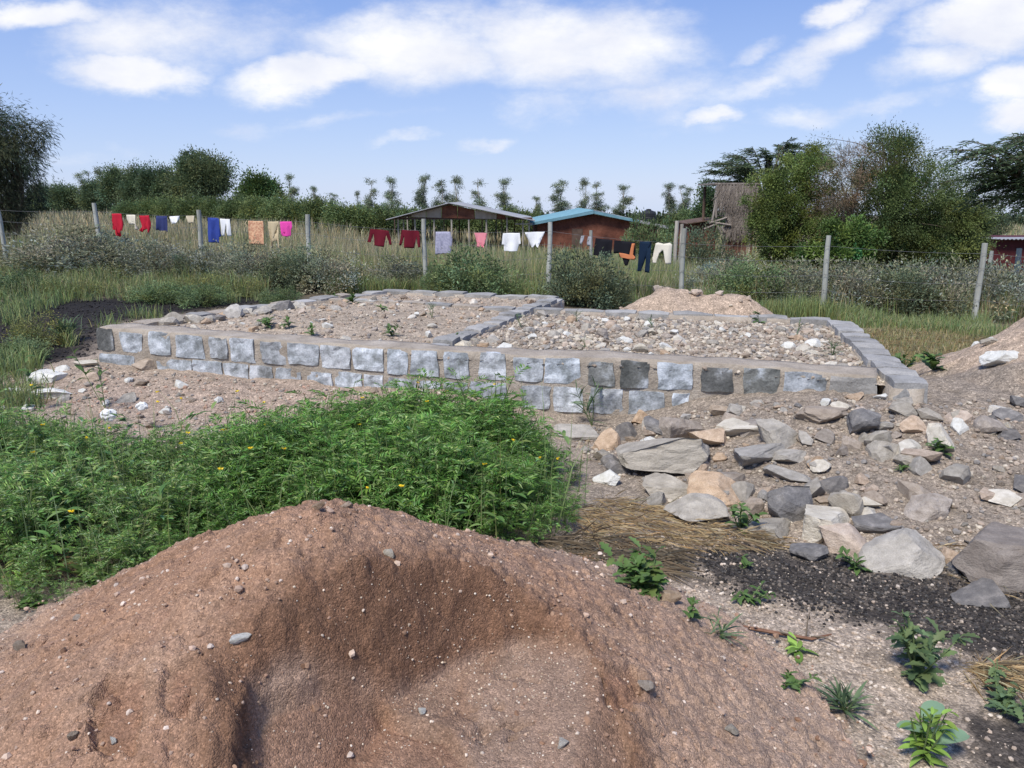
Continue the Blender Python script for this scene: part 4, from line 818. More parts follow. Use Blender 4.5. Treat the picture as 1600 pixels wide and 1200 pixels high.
# ------------------------------------------------------------------ sheds beyond the field
def child(name, V, Fc, mat, par, smooth=False):
    V = np.asarray(V) - np.array(par.location); return link(name, npmesh(name, V, tri(Fc) if np.asarray(Fc).shape[1] == 4 else Fc, mat, smooth=smooth), par)
def slab(pts, dvec, off=(0, 0, 0)):
    """closed prism from an outline and an extrusion vector"""
    P = np.array(pts, float); n = len(P); V = np.concatenate([P, P + np.array(dvec)]) ; Fs = [(0, i, i + 1) for i in range(1, n - 1)] + [(n, n + i + 1, n + i) for i in range(1, n - 1)]
    for i in range(n): j = (i + 1) % n; Fs += [(i, i + n, j + n), (i, j + n, j)]
    return V + np.array(off), np.array(Fs)
def corrugated(A, B, C, D, waves, amp=.02, th=.012):
    """roof sheet A-B along the eave, D-C along the ridge"""
    A, B, C, D = [np.array(v, float) for v in (A, B, C, D)]; n = waves * 6; u = np.linspace(0, 1, n); nr = np.cross(B - A, D - A); nr = nr / np.linalg.norm(nr); nr = nr * np.sign(nr[2])
    rows = []
    for a, b, o in ((A, B, 0), (D, C, 0), (D, C, -th), (A, B, -th)):
        rows.append(a + (b - a) * u[:, None] + nr * (amp * np.sin(u * waves * 2 * np.pi) + o)[:, None])
    V = np.concatenate(rows); Fs = []
    for r in range(4):
        q = (r + 1) % 4
        for i in range(n - 1): Fs.append((r * n + i, r * n + i + 1, q * n + i + 1, q * n + i))
    return V, np.array(Fs)
M_rust = surf('rusty_sheet', [(.3, (.10, .04, .028)), (.5, (.17, .068, .042)), (.72, (.25, .115, .07))], 2.5, 7, .85, .4, 15, .02, stops2=[(.35, g3(.3)), (.6, g3(.65))], scale2=9)
M_board = surf('pale_board', [(.3, (.30, .24, .18)), (.55, (.44, .37, .29)), (.75, (.54, .47, .38))], 3, 7, .9, .3, 15, .01, stretch=(1, 1, .4))
M_darkb = surf('dark_board', [(.3, (.07, .045, .035)), (.7, (.16, .11, .085))], 3, 7, .9, .3, 15, .01)
M_iron = surf('grey_iron_roof', [(.3, (.24, .245, .25)), (.7, (.36, .365, .37))], 2, 6, .5, .15, 20, .01, spec=.4)
M_bluep = surf('pale_blue_paint', [(.3, (.12, .25, .3)), (.6, (.17, .32, .38)), (.8, (.27, .36, .39))], 3, 6, .7, .15, 20, .01)
M_mud = surf('red_mud_wall', [(.3, (.085, .036, .026)), (.5, (.16, .062, .04)), (.75, (.24, .105, .068))], 1.4, 8, .95, .5, 14, .03, stops2=[(.35, g3(.3)), (.6, g3(.66))], scale2=6)
M_tank = plain('black_tank', (.025, .027, .03), .5, .2, 3, .1)
YS = 34.0
rb = np.random.default_rng(17)
def shed():
    L_, Rg, Rt = at(612, 342, Y=YS), at(704, 319, Y=YS), at(832, 343.5, Y=YS); zg = -1.0; dep = np.array([0, 7.5, 0])
    s = empty('open_shed', (Rg[0], YS, float(ground_z(Rg[0], YS)))); tag(s, 'open sided shed with rusty and pale gable panels under a grey iron roof', 'shed')
    ov = np.array([-.05, -.35, 0])
    child('roof', *corrugated(Rt + ov + (.15, 0, -.03), Rt + ov + dep + (.15, .35, -.03), Rg + ov + dep + (0, .35, .05), Rg + ov + (0, 0, .05), 40, .02), M_iron, s)
    child('roof', *corrugated(L_ + ov + (-.15, 0, -.03), L_ + ov + dep + (-.15, .35, -.03), Rg + ov + dep + (-.004, .35, .05), Rg + ov + (-.004, 0, .05), 40, .02), M_iron, s)
    def roofz(px): return np.interp(px, [612, 704, 832], [L_[2], Rg[2], Rt[2]]) - .03
    ex = [618, 643, 666, 690, 715, 742, 776, 790]; mats = [M_darkb, M_board, M_board, M_rust, M_rust, M_board, M_rust]
    for a, b, m in zip(ex[:-1], ex[1:], mats):
        xa, xb = at(a, 340, Y=YS)[0] + .012, at(b, 340, Y=YS)[0] - .012; zb0, zb1 = at(a, np.interp(a, [618, 800], [338.5, 343]), Y=YS)[2], at(b, np.interp(b, [618, 800], [338.5, 343]), Y=YS)[2]
        pts = [(xa, YS, zb0), (xb, YS, zb1), (xb, YS, roofz(b))] + ([(Rg[0], YS, Rg[2] - .03)] if a < 704 < b else []) + [(xa, YS, roofz(a))]
        child('gable_panel', *slab(pts, (0, .03, 0), (0, rb.uniform(-.02, .02), 0)), m, s)
    child('tie_beam', *boxm((L_[0] + Rt[0]) / 2, YS + .09, at(700, 341.5, Y=YS)[2], Rt[0] - L_[0], .07, .09), M_darkb, s)
    for zx in (308, 440, 590, 727, 862, 1000, 1160, 1285, 1335):
        px = zx / 5 + 560; x = at(px, 345, Y=YS)[0]; zt = roofz(px) if (px > 790 or px < 625) else at(px, 342, Y=YS)[2]; g = float(ground_z(x, YS)) - .2
        V, Fc = tube(np.array([(x + rb.uniform(-.02, .02), YS + .06, g), (x, YS + .06, zt - .03)]), .038, 6); child('post', V, Fc, M_paleb, s)
    for k, zx in enumerate((283, 353, 383, 425, 503, 668, 788, 967, 1075, 1222, 560, 1120)):
        px = zx / 5 + 560; Y = YS + [7.2, 3.6, 7.3, 3.7, 7.1, 3.5][k % 6]; x = at(px, 345, Y=Y)[0]; u = 0
        zt = np.interp(x - 1.6 * u, [L_[0], Rg[0], Rt[0]], [L_[2], Rg[2], Rt[2]]) - .06; g = float(ground_z(x, Y)) - .2
        V, Fc = tube(np.array([(x, Y, g), (x, Y, zt)]), .035, 6); child('post', V, Fc, M_paleb if k % 3 else M_darkb, s)
    V, Fc = boxm(0, 0, 0, 1, 1, 1)
    xr = at(815, 345, Y=YS)[0]; child('rail', *boxm(xr + .1, YS - .02, at(815, 350, Y=YS)[2], .75, .05, .05), M_paleb, s)
shed()
def blue_house():
    Y = 36.5; L_, Rg, Rt = at(828, 349, Y=Y), at(927, 330.5, Y=Y), at(1042, 354, Y=Y); dep = np.array([0, 8, 0])
    s = empty('red_walled_house', (Rg[0], Y, float(ground_z(Rg[0], Y)))); tag(s, 'low red mud walled house with a pale blue gable edge', 'house')
    zb = -1.6; iL, iR = L_ + (.35, 0, -.02), Rt + (-.45, 0, -.02)
    pts = [(iL[0], Y, zb), (iR[0], Y, zb), (iR[0], Y, iR[2] + .02), (Rg[0], Y, Rg[2] - .12), (iL[0], Y, iL[2] + .02)]
    child('wall', *slab(pts, (dep[0], dep[1], 0)), M_mud, s)
    ov = np.array([0, -.3, 0])
    child('roof', *corrugated(Rt + ov, Rt + ov + dep + (0, .6, 0), Rg + ov + dep + (0, .6, .06), Rg + ov + (0, 0, .06), 40, .02), M_iron, s)
    child('roof', *corrugated(L_ + ov, L_ + ov + dep + (0, .6, 0), Rg + ov + dep + (-.004, .6, .06), Rg + ov + (-.004, 0, .06), 40, .02), M_bluep, s)
    def fascia(a, b, m):
        a, b = np.array(a), np.array(b); child('fascia_board', *slab([a + (0, -.03, -.09), b + (0, -.03, -.09), b + (0, -.03, .04), a + (0, -.03, .04)], (0, .025, 0), (0, -.3, 0)), m, s)
    mid = Rg + (Rt - Rg) * .62; fascia(L_, Rg - (.01, 0, 0), M_bluep); fascia(Rg + (.01, 0, 0), mid - (.01, 0, 0), M_bluep); fascia(mid + (.01, 0, 0), Rt, M_iron)
    V, Fc = boxm(at(996, 355, Y=Y)[0], Y - .03, at(996, 357, Y=Y)[2], .05, .05, .9); child('corner_post', V, Fc, M_darkb, s)
    # dark door opening frame low in the wall
    child('doorway', *boxm(at(902, 362, Y=Y)[0], Y - .012, at(902, 366, Y=Y)[2] - .3, .5, .02, 1.1), M_darkb, s)
blue_house()
def lathe(prof, n=24):
    r = np.array(prof); th = np.arange(n) * 2 * np.pi / n; V = np.concatenate([np.c_[a * np.cos(th), a * np.sin(th), np.full(n, z)] for a, z in r]); Fs = []
    for i in range(len(r) - 1):
        for j in range(n): Fs.append((i * n + j, i * n + (j + 1) % n, (i + 1) * n + (j + 1) % n, (i + 1) * n + j))
    return V, np.array(Fs)
tp = at(1013, 342, Y=52); r = 12 * 52 / F
tk = empty('water_tank', (tp[0], 52, tp[2] - .3)); tag(tk, 'black plastic water tank standing behind the low red house', 'tank')
V, Fc = lathe([(.001, 0), (r, 0), (r, .12), (r * .97, .15), (r, .18), (r, .4), (r * .97, .43), (r, .46), (r * .98, .66), (r * .7, .8), (r * .35, .86), (.001, .86)]); child('tank_body', V + np.array(tk.location), Fc, M_tank, tk, False)
V, Fc = lathe([(.001, .84), (r * .32, .84), (r * .32, .93), (.001, .95)], 16); child('lid', V + np.array(tk.location), Fc, M_tank, tk)
zg = float(ground_z(tp[0], 52))
for dx, dy in ((-.35, -.35), (.35, -.35), (-.35, .35), (.35, .35)):
    V, Fc = tube(np.array([(tp[0] + dx, 52 + dy, zg - .2), (tp[0] + dx, 52 + dy, tp[2] - .3)]), .06, 6); child('leg', V, Fc, M_darkb, tk)
# stick and thatch shack beside the big bushes
M_thatch = surf('dry_sticks', [(.3, (.17, .14, .12)), (.55, (.30, .26, .225)), (.78, (.42, .37, .33))], 3, 7, .95, .5, 30, .02, stretch=(6, 6, .5), rand=True)
M_redpl = surf('reddish_plank', [(.3, (.11, .055, .04)), (.7, (.26, .14, .1))], 4, 7, .9, .4, 20, .01, stretch=(4, 4, .4))
def shack():
    Y = 25.0; b = at(1145, 420, Y=Y); s = empty('stick_shack', (b[0], Y, float(ground_z(b[0], Y)))); tag(s, 'ramshackle hut of weathered planks with shaggy dry stick cladding', 'hut')
    rg = np.random.default_rng(23); g = float(ground_z(b[0], Y)) - .2
    for i, px in enumerate(np.arange(1131, 1176, 3.2)):
        a = at(px + rg.uniform(-.6, .6), 350, Y=Y); top = at(px, 352 + rg.uniform(-3, 3), Y=Y)[2]; w = 3.2 / F * Y - .008
        V, Fc = boxm(0, 0, 0, w, .03, top - g); child('plank', V + (a[0], Y + rg.uniform(-.015, .015), (top + g) / 2), Fc, M_board if i in (0, 1, 12, 13) else M_redpl, s)
    def shag(x0, x1, y0, y1, n, name, off):
        A = Acc()
        for i in range(n):
            px = rg.uniform(x0, x1); py = rg.uniform(y0, y1 - 12); t = at(px, py, Y=Y - off); ln = rg.uniform(.25, .6); dx = rg.normal() * .09
            pts = np.array([t, t + (dx * .5, rg.uniform(-.05, .02), -ln * .5), t + (dx, rg.uniform(-.06, .02), -ln)]); A.add(*tube(pts, np.array([.012, .01, .004]) * rg.uniform(.7, 1.3), 3))
        o = link(name, npmesh(name, np.concatenate(A.V) - np.array(s.location), np.concatenate(A.F), M_thatch), s); o['kind'] = 'stuff'
    V, Fc = boxm(0, 0, 0, 1, 1, 1)
    def panel(x0, x1, y0, y1, nm, off, m):
        a, c = at(x0, y1, Y=Y - off), at(x1, y0, Y=Y - off); child(nm, *boxm((a[0] + c[0]) / 2, Y - off, (a[2] + c[2]) / 2, c[0] - a[0], .05, c[2] - a[2]), m, s)
    panel(1121, 1185, 290, 314, 'upper_cladding', .1, M_thatch); panel(1137, 1180, 312, 354, 'lower_cladding', .05, M_thatch)
    shag(1120, 1182, 288, 322, 900, 'stick_fringe', .16); shag(1136, 1170, 312, 366, 900, 'stick_fringe', .12)
    for py in (322, 330, 337): 
        a, c = at(1118, py, Y=Y + .1), at(1138, py + rg.uniform(-.5, .5), Y=Y + .1); child('rung', *tube(np.array([a, c]), .025, 5), M_thatch, s)
    for (p0, p1) in (((1119, 312), (1113, 345)), ((1108, 349), (1136, 340)), ((1106, 346), (1142, 352)), ((1100, 358), (1125, 348)), ((1121, 353), (1127, 366)), ((1126, 354), (1131, 362)), ((1119, 315), (1119, 340))):
        child('pole', *tube(np.array([at(*p0, Y=Y - .2), at(*p1, Y=Y - .2)]), .035, 6), M_thatch, s)
    child('roof', *boxm(at(1150, 288, Y=Y)[0], Y + 1.0, at(1150, 288, Y=Y)[2] + .02, 1.4, 2.3, .05), M_thatch, s)
    for dx in (-.5, .6):
        x = at(1150, 300, Y=Y)[0] + dx; child('corner_post', *tube(np.array([(x, Y + 2, g), (x, Y + 2, at(1150, 290, Y=Y)[2])]), .05, 6), M_darkb, s)
shack()
def leanto():
    Y = 27.0; a, c = at(1071, 350, Y=Y), at(1122, 345, Y=Y); s = empty('lean_to', ((a[0] + c[0]) / 2, Y, float(ground_z(a[0], Y)))); tag(s, 'low brown lean-to with a sloping sheet roof beside the stick hut', 'lean-to')
    child('roof', *slab([a + (0, -.2, 0), c + (0, -.2, .05), c + (0, 2, .05), a + (0, 2, 0)], (0, 0, .03)), M_darkb, s)
    child('wall', *slab([(a[0] + .1, Y, -1.6), (c[0] - .05, Y, -1.6), (c[0] - .05, Y, c[2] + .0), (a[0] + .1, Y, a[2])], (0, .05, 0)), M_rust, s)
    child('wall', *slab([(a[0] + .1, Y + .06, -1.6), (a[0] + .1, Y + 1.8, -1.6), (a[0] + .1, Y + 1.8, a[2]), (a[0] + .1, Y + .06, a[2])], (.05, 0, 0)), M_rust, s)
leanto()
def redshed():
    Y = 30.0; a = at(1553, 373, Y=Y); s = empty('dark_red_shed', (a[0] + 2.2, Y, float(ground_z(a[0] + 2, Y)))); tag(s, 'dark red sheet metal shed with a thin grey roof edge beyond the fence corner', 'shed')
    child('wall', *boxm(a[0] + 2.3, Y + 2, a[2] - 1.2, 4.4, 4, 2.3), plain('dark_red_sheet', (.085, .02, .02), .7, .3, 3), s)
    child('roof', *corrugated(np.array((a[0], Y - .3, a[2])), np.array((a[0] + 4.7, Y - .3, a[2])), np.array((a[0] + 4.7, Y + 4.3, a[2] - .12)), np.array((a[0], Y + 4.3, a[2] - .12)), 30, .02), M_iron, s)
redshed()

# ------------------------------------------------------------------ vegetation
def jitter(c, n, rng, v=.22, h=.12):
    c = np.atleast_2d(np.array(c, float)); b = c[rng.integers(len(c), size=n)]; k = 1 + v * rng.normal(size=(n, 1)); t = h * rng.normal(size=(n, 1))
    return np.clip(b * k * np.c_[1 + t, np.ones(n), 1 - t], .004, .9)
def crown(rng, blobs, nclump, per, cr, L, Wd, cols, droop=0., shell=.5, flat=1.0, radial=.6, nclv=.25):
    """clumps of leaves spread through ellipsoids (cx,cy,cz,rx,ry,rz); returns Acc and clump centres"""
    B = np.array(blobs, float); vol = B[:, 3] * B[:, 4] * B[:, 5]; pick = rng.choice(len(B), nclump, p=vol / vol.sum()); d = unit(rng.normal(size=(nclump, 3)))
    r = (shell + (1 - shell) * rng.random(nclump) ** .6) * rng.uniform(.82, 1.12, nclump); C = B[pick, :3] + d * B[pick, 3:] * r[:, None]
    k = np.maximum(3, (per * rng.uniform(.4, 1.6, nclump)).astype(int)); ci = np.repeat(np.arange(nclump), k); n = len(ci); cs = cr * rng.uniform(.6, 1.35, nclump)
    off = rng.normal(size=(n, 3)) * .55; off[:, 2] *= flat; P = C[ci] + off * cs[ci][:, None]
    D = unit(rng.normal(size=(n, 3))) * (1 - radial) + unit(off + .5 * d[ci]) * radial; D[:, 2] -= droop
    V, Fc = leaves(P, D, L * rng.uniform(.6, 1.3, n), Wd * rng.uniform(.7, 1.25, n), rng)
    cc = jitter(cols, nclump, rng, nclv, .1)[ci] * (1 + .18 * rng.normal(size=(n, 1))); A = Acc(); A.add(V, Fc, np.repeat(np.clip(cc, .004, .9), 4, 0)); return A, C
def wood(rng, base, top, r0, targets, nb, rb=.3, trunk_n=7, wob=.06):
    """tapered trunk plus limbs that run out to some of the clump centres"""
    A = Acc(); b, t = np.array(base, float), np.array(top, float); s = np.linspace(0, 1, trunk_n); Hh = np.linalg.norm(t - b)
    tr = b + (t - b) * s[:, None] + np.c_[wob * Hh * np.sin(s * 4 + rng.uniform(0, 6)) * s, wob * Hh * np.sin(s * 3 + rng.uniform(0, 6)) * s, 0 * s]
    A.add(*tube(tr, r0 * (1 - .75 * s) * np.where(s == 0, 1.35, 1), 8))
    sel = targets if len(targets) <= nb else targets[rng.choice(len(targets), nb, replace=False)]
    for c in sel:
        u = np.clip(rng.uniform(.25, .95), 0, 1); st = np.array([np.interp(u, s, tr[:, j]) for j in range(3)]); 
        if st[2] > c[2] - .05 * Hh: u *= .6; st = np.array([np.interp(u, s, tr[:, j]) for j in range(3)])
        v = np.linspace(0, 1, 5)[:, None]; p = st + (c - st) * v + np.array([0, 0, .12]) * np.linalg.norm(c - st) * np.sin(v * np.pi) + rng.normal(size=(5, 3)) * .02 * np.linalg.norm(c - st) * (v > 0)
        A.add(*tube(p, r0 * rb * (1 - .8 * v[:, 0]) * (1 - .5 * u), 5))
    return A
def plant_thing(name, label, cat, loc, foliage, stems, fmat, smat, group=None, fname='crown', sname='trunk', rz=0, sc=1):
    o = empty(name, loc, rz); o.scale = (sc,) * 3; tag(o, label, cat, group)
    link(fname, foliage, o)
    if stems is not None: link(sname, stems, o)
    return o
def copy_tree(o, loc, rz=0, sc=1, label=None):
    c = o.copy(); COL.objects.link(c); c.location = loc; c.rotation_euler = (0, 0, rz); c.scale = (sc,) * 3 if np.isscalar(sc) else sc
    if label: c['label'] = label
    for ch in [k for k in o.children]:
        d = ch.copy(); COL.objects.link(d); d.parent = c
    return c
def gz(x, y): return float(ground_z(np.array([x], float), np.array([y], float))[0])
SAGE = [(.19, .2, .155), (.155, .175, .12), (.215, .215, .175), (.14, .15, .095)]
GREEN = [(.055, .095, .03), (.04, .075, .025), (.075, .115, .035)]
rv = np.random.default_rng(31)

# shrubs along the fence
def shrub_mesh(rng, cols, n=90, per=62, L=.05, Wd=.02, tall=.8, droop=-.25):
    A, C = crown(rng, [(0, 0, tall * .5, .5, .5, tall * .5), (.1, 0, tall * .3, .52, .5, tall * .32), (-.12, .05, tall * .35, .45, .5, tall * .4)], n, per, .13, L, Wd, cols, droop, .35, 1, .5)
    S = Acc()
    for c in C[rng.choice(len(C), 26, replace=False)]:
        v = np.linspace(0, 1, 4)[:, None]; p = np.array([c[0] * .15, c[1] * .15, -.08]) * (1 - v) + c * v; S.add(*tube(p, .012 * (1 - .7 * v[:, 0]), 4))
    for k in range(len(A.V)): A.V[k][:, 2] = np.maximum(A.V[k][:, 2], .0)
    return A.mesh('shrub_foliage', M_leaf), S.mesh('shrub_stems', M_bark)
SH = {'sage': [shrub_mesh(rv, SAGE) for i in range(3)], 'green': [shrub_mesh(rv, [(.095, .135, .062), (.075, .11, .05), (.115, .155, .075)], 95, 70, .05, .022) for i in range(2)],
      'dark': [shrub_mesh(rv, [(.085, .105, .062), (.1, .12, .072), (.07, .085, .05)], 110, 75, .045, .02) for i in range(2)], 'yellow': [shrub_mesh(rv, [(.14, .15, .055), (.11, .13, .05)], 70, 55, .05, .016)]}
def shrub(px, py, wpx, hpx, Y, kind, label):
    b = at(px, py, Y=Y); z = gz(b[0], Y); fm, sm = SH[kind][rv.integers(len(SH[kind]))]; w = wpx / F * Y; h = hpx / F * Y
    ot = at(px, py - hpx, Y=Y)[2]; h = max(ot - z, .25)
    o = plant_thing('shrub', label, 'shrub', (b[0], Y, z - .03), fm, sm, None, None, 'shrubs along the fence', 'foliage', 'stems', rv.uniform(0, 6.28)); o.scale = (w / 1.05, w / 1.05, h / .82)
SHRUBS = [
 (120, 430, 190, 78, 16.6, 'sage', 'dry looking grey shrub left of the post with the red romper'), (70, 425, 120, 55, 17.2, 'sage', 'low grey shrub at the last fence post beside the dark tree'),
 (215, 430, 130, 60, 16.4, 'sage', 'grey shrub below the cream baby shirt'), (270, 440, 120, 62, 15.9, 'sage', 'grey shrub below the navy sweater'), (180, 425, 70, 45, 16.9, 'dark', 'dark twiggy shrub at the foot of the post with the red romper'),
 (345, 440, 90, 62, 15.6, 'sage', 'grey shrub below the white leggings'), (400, 450, 120, 72, 15.2, 'sage', 'wide grey shrub below the peach skirt'), (460, 455, 110, 75, 14.9, 'dark', 'dark shrub under the pink shirt and the post'),
 (520, 460, 110, 72, 14.6, 'sage', 'grey shrub between the posts left of the maroon sweaters'), (300, 448, 70, 55, 15.4, 'dark', 'dark shrub at the foot of the post with the blue dress'),
 (735, 465, 130, 82, 13.9, 'green', 'rounded dark green shrub below the rose pink top'), (690, 460, 60, 50, 14.0, 'green', 'small green shrub at the foot of the post with the lilac skirt'),
 (910, 478, 130, 92, 13.2, 'dark', 'big dark shrub below the black cloth'), (960, 480, 70, 50, 13.1, 'dark', 'dark shrub beside the big dark one, in front of the trousers'),
 (1110, 470, 90, 62, 15.0, 'sage', 'sage green shrub right of the cream trousers post'), (1170, 482, 120, 78, 14.6, 'green', 'bluish green shrub behind the rear soil heap'), (1230, 482, 110, 78, 14.5, 'sage', 'sage shrub left of the next post after the rear soil heap'),
 (1335, 488, 120, 82, 14.3, 'sage', 'sage shrub right of the post beyond the dry grass'), (1405, 488, 130, 84, 14.2, 'dark', 'twiggy dark sage shrub behind the dry grass'), (1465, 490, 120, 86, 14.0, 'sage', 'sage shrub left of the post near the soil heap'),
 (1575, 492, 130, 88, 13.7, 'sage', 'sage shrub behind the right hand soil heap'), (1285, 470, 150, 66, 15.2, 'sage', 'sage shrub behind the fence below the big bushes'), (1420, 470, 160, 70, 14.9, 'sage', 'tall sage shrub behind the fence below the tall bush'),
 (1150, 455, 130, 60, 16.0, 'sage', 'pale sage shrub behind the fence beside the stick hut'), (1560, 470, 140, 66, 14.6, 'sage', 'sage shrub behind the fence below the dark red shed'), (620, 455, 120, 55, 15.9, 'sage', 'pale shrub behind the fence under the maroon sweaters'),
 (1015, 375, 80, 46, 24, 'green', 'leafy green bush in front of the red walled house'), (1105, 400, 95, 48, 21, 'dark', 'dark spreading bush in front of the stick hut'),
 (255, 476, 90, 38, 12.6, 'green', 'low dark green bush on the black soil'), (320, 478, 80, 40, 12.4, 'green', 'low green bush on the black soil near the foundation wall'), (300, 455, 100, 32, 13.8, 'yellow', 'yellowish green bush behind the black soil'),
 (375, 458, 80, 30, 13.6, 'yellow', 'yellow green low bush at the end of the black soil'), (30, 470, 110, 50, 13.4, 'green', 'green tufted bush at the far edge of the black soil'), (120, 470, 100, 40, 13.2, 'yellow', 'pale green bush beside the black soil'),
 (60, 540, 90, 60, 8.8, 'yellow', 'feathery yellow green bush on the black soil left of the foundation'), (20, 575, 110, 50, 8.0, 'green', 'low green bush behind the white blocks'), (440, 470, 60, 25, 12.8, 'green', 'small green bush behind the left foundation wall')]
for a in SHRUBS: shrub(*a)

# trees
def px_tree(px, py_top, Y): p = at(px, py_top, Y=Y); return p[0], gz(p[0], Y), p[2]
def tree(name, label, cat, px, Y, blobs_px, nclump, per, cr, L, Wd, cols, r0=.14, bark=M_bark, droop=0., shell=.5, flat=1., nb=26, group=None, thick=.8, mat=None, radial=.6, sname='trunk', base_px=None):
    """blobs given as photo (x, y, half width, half height) on the plane at distance Y, with real depth"""
    k = Y / F; bx = at(base_px or px, 400, Y=Y)[0]; zb = gz(bx, Y); bl = []
    for (x, y, w, h, *dy) in blobs_px:
        c = at(x, y, Y=Y); bl.append((c[0] - bx, (dy[0] if dy else 0), c[2] - zb, w * k, w * k * thick, h * k))
    A, C = crown(rv, bl, nclump, per, cr, L, Wd, cols, droop, shell, flat, radial); Bm = np.array(bl)
    top = Bm[np.argmax(Bm[:, 2]), :3] * (1, 1, 1); Wm = wood(rv, (0, 0, -.15), (top[0] * .8, 0, max(top[2], .5)), r0, C, nb)
    return plant_thing(name, label, cat, (bx, Y, zb), A.mesh(name + '_crown', mat or M_leaf), Wm.mesh(name + '_wood', bark), None, None, group, 'crown', sname)
DK = [(.042, .056, .036), (.032, .042, .026), (.055, .072, .042)]
tree('dark_tree', 'dark wispy tree behind the last fence post at the field edge', 'tree', 10, 21, [(-20, 220, 75, 70), (30, 260, 45, 65), (-30, 300, 70, 60), (20, 330, 32, 45), (50, 215, 26, 36), (-70, 240, 80, 80)], 330, 130, .3, .16, .016, DK, .16, droop=.45, shell=.2, nb=60)
BU1 = [(.1, .14, .04), (.085, .12, .036), (.125, .165, .052)]; BU2 = [(.068, .098, .036), (.055, .08, .03), (.09, .12, .045)]
tree('big_bush', 'light green leafy bush beside the stick hut', 'bush', 1230, 22, [(1230, 335, 62, 62), (1215, 300, 45, 40), (1250, 385, 60, 40), (1205, 370, 38, 45), (1270, 270, 45, 35)], 270, 220, .2, .06, .03, BU1, .08, shell=.45, nb=30, sname='stems')
tree('big_bush', 'tall dark green bush with bare twigs at its top', 'bush', 1400, 22.5, [(1390, 260, 55, 50), (1440, 310, 75, 60), (1370, 330, 80, 60), (1420, 380, 90, 40), (1390, 225, 40, 22), (1480, 350, 55, 50)], 390, 220, .22, .06, .029, BU2, .1, shell=.45, nb=40, sname='stems')
tree('dead_bush', 'brown half dead bush between the two big green bushes', 'bush', 1310, 21.5, [(1310, 290, 42, 48), (1335, 250, 38, 30), (1300, 345, 40, 40)], 130, 80, .2, .12, .008, [(.2, .155, .115), (.16, .125, .09), (.13, .125, .07)], .06, shell=.3, nb=40, mat=M_leafdry, sname='stems')
tree('climbing_bush', 'bright green climbing leaves at the foot of the big bushes', 'bush', 1320, 20.5, [(1310, 375, 36, 36), (1355, 380, 26, 36), (1300, 400, 50, 20)], 90, 120, .16, .09, .05, [(.085, .13, .035), (.065, .105, .03)], .05, shell=.4, nb=16, sname='stems')
tree('big_bush', 'yellowish green bush at the outer end of the big bushes', 'bush', 1490, 22, [(1500, 350, 42, 45), (1470, 385, 60, 35), (1520, 375, 30, 28)], 180, 200, .2, .06, .029, [(.105, .135, .048), (.085, .115, .042)], .08, shell=.4, nb=24, sname='stems')
tree('twiggy_tree', 'sparse twiggy tree rising above the tall dark green bush', 'tree', 1395, 24, [(1390, 218, 45, 20), (1370, 235, 50, 25), (1430, 250, 50, 30), (1285, 235, 25, 22)], 120, 26, .2, .07, .02, [(.075, .09, .04), (.09, .085, .055)], .1, shell=.2, nb=90, sname='trunk')
AC = [(.035, .06, .028), (.028, .05, .024), (.045, .072, .032)]
def acacia(label, Y, base_px, tips, cols, r0, nsub, seed, droop):
    """layered acacia: limbs run out to the tips, feathery sprays lie along and beyond them"""
    rg = np.random.default_rng(seed); k = Y / F; bx = at(base_px, 400, Y=Y)[0]; zb = gz(bx, Y); A = Acc(); Wd = Acc(); P = []; D = []; Rl = []
    tops = np.array([at(x, y, Y=Y) - (bx, Y, zb) for x, y in tips]); cen = tops.mean(0) * np.array([.6, 0, .62])
    sp = np.linspace(0, 1, 6); tr = cen * sp[:, None] + np.c_[.12 * np.sin(sp * 4), .1 * np.sin(sp * 3), 0 * sp]; Wd.add(*tube(tr, r0 * (1 - .45 * sp), 8))
    for t in tops:
        for q in range(2):
            tip = t + np.array([rg.normal() * .2, rg.normal() * abs(t[0] - cen[0]) * .45 + rg.normal() * .5, rg.normal() * .06]); v = np.linspace(0, 1, 8)[:, None]; st = tr[rg.integers(3, 6)]; lim = st + (tip - st) * v + np.array([0, 0, .18]) * np.linalg.norm(tip - st) * np.sin(v * np.pi) ; Wd.add(*tube(lim, r0 * .32 * (1 - .85 * v[:, 0]) + .004, 5))
            out = unit((tip - st) * np.array([1, 1, .25]))
            for m in range(nsub):
                u = rg.uniform(.45, 1.02); b = np.array([np.interp(u, v[:, 0], lim[:, c]) for c in range(3)]); a = rg.normal() * .75; dr = np.array([out[0] * math.cos(a) - out[1] * math.sin(a), out[0] * math.sin(a) + out[1] * math.cos(a), rg.normal() * .12 + .05]); ln = rg.uniform(.35, .85); w = np.linspace(0, 1, 12)[:, None]
                br = b + dr * ln * w + np.array([0, 0, -droop * ln]) * w ** 2; Wd.add(*tube(br[::4], .006, 3)); side = unit(np.cross(dr, (0, 0, 1)))
                for sg in (-1, 1):
                    P.append(br + rg.normal(size=br.shape) * .012); D.append(np.tile(dr * .7 + side * sg * .8, (12, 1)) + rg.normal(size=(12, 3)) * .25 + np.array([0, 0, -droop * .4])); 
    P = np.concatenate(P); D = np.concatenate(D); n = len(P); V, Fc = leaves(P, D, .15 * rg.uniform(.6, 1.3, n), .034 * rg.uniform(.7, 1.3, n), rg, .1, np.tile((0, 0, 1.), (n, 1)) + .35 * rg.normal(size=(n, 3))); A.add(V, Fc, np.repeat(jitter(cols, n, rg, .2, .06), 4, 0))
    return plant_thing('acacia_tree', label, 'tree', (bx, Y, zb), A.mesh('acacia_crown', M_leaf), Wd.mesh('acacia_wood', M_bark), None, None, None, 'crown', 'trunk')
AC = [(.055, .085, .045), (.045, .072, .038), (.07, .1, .055)]
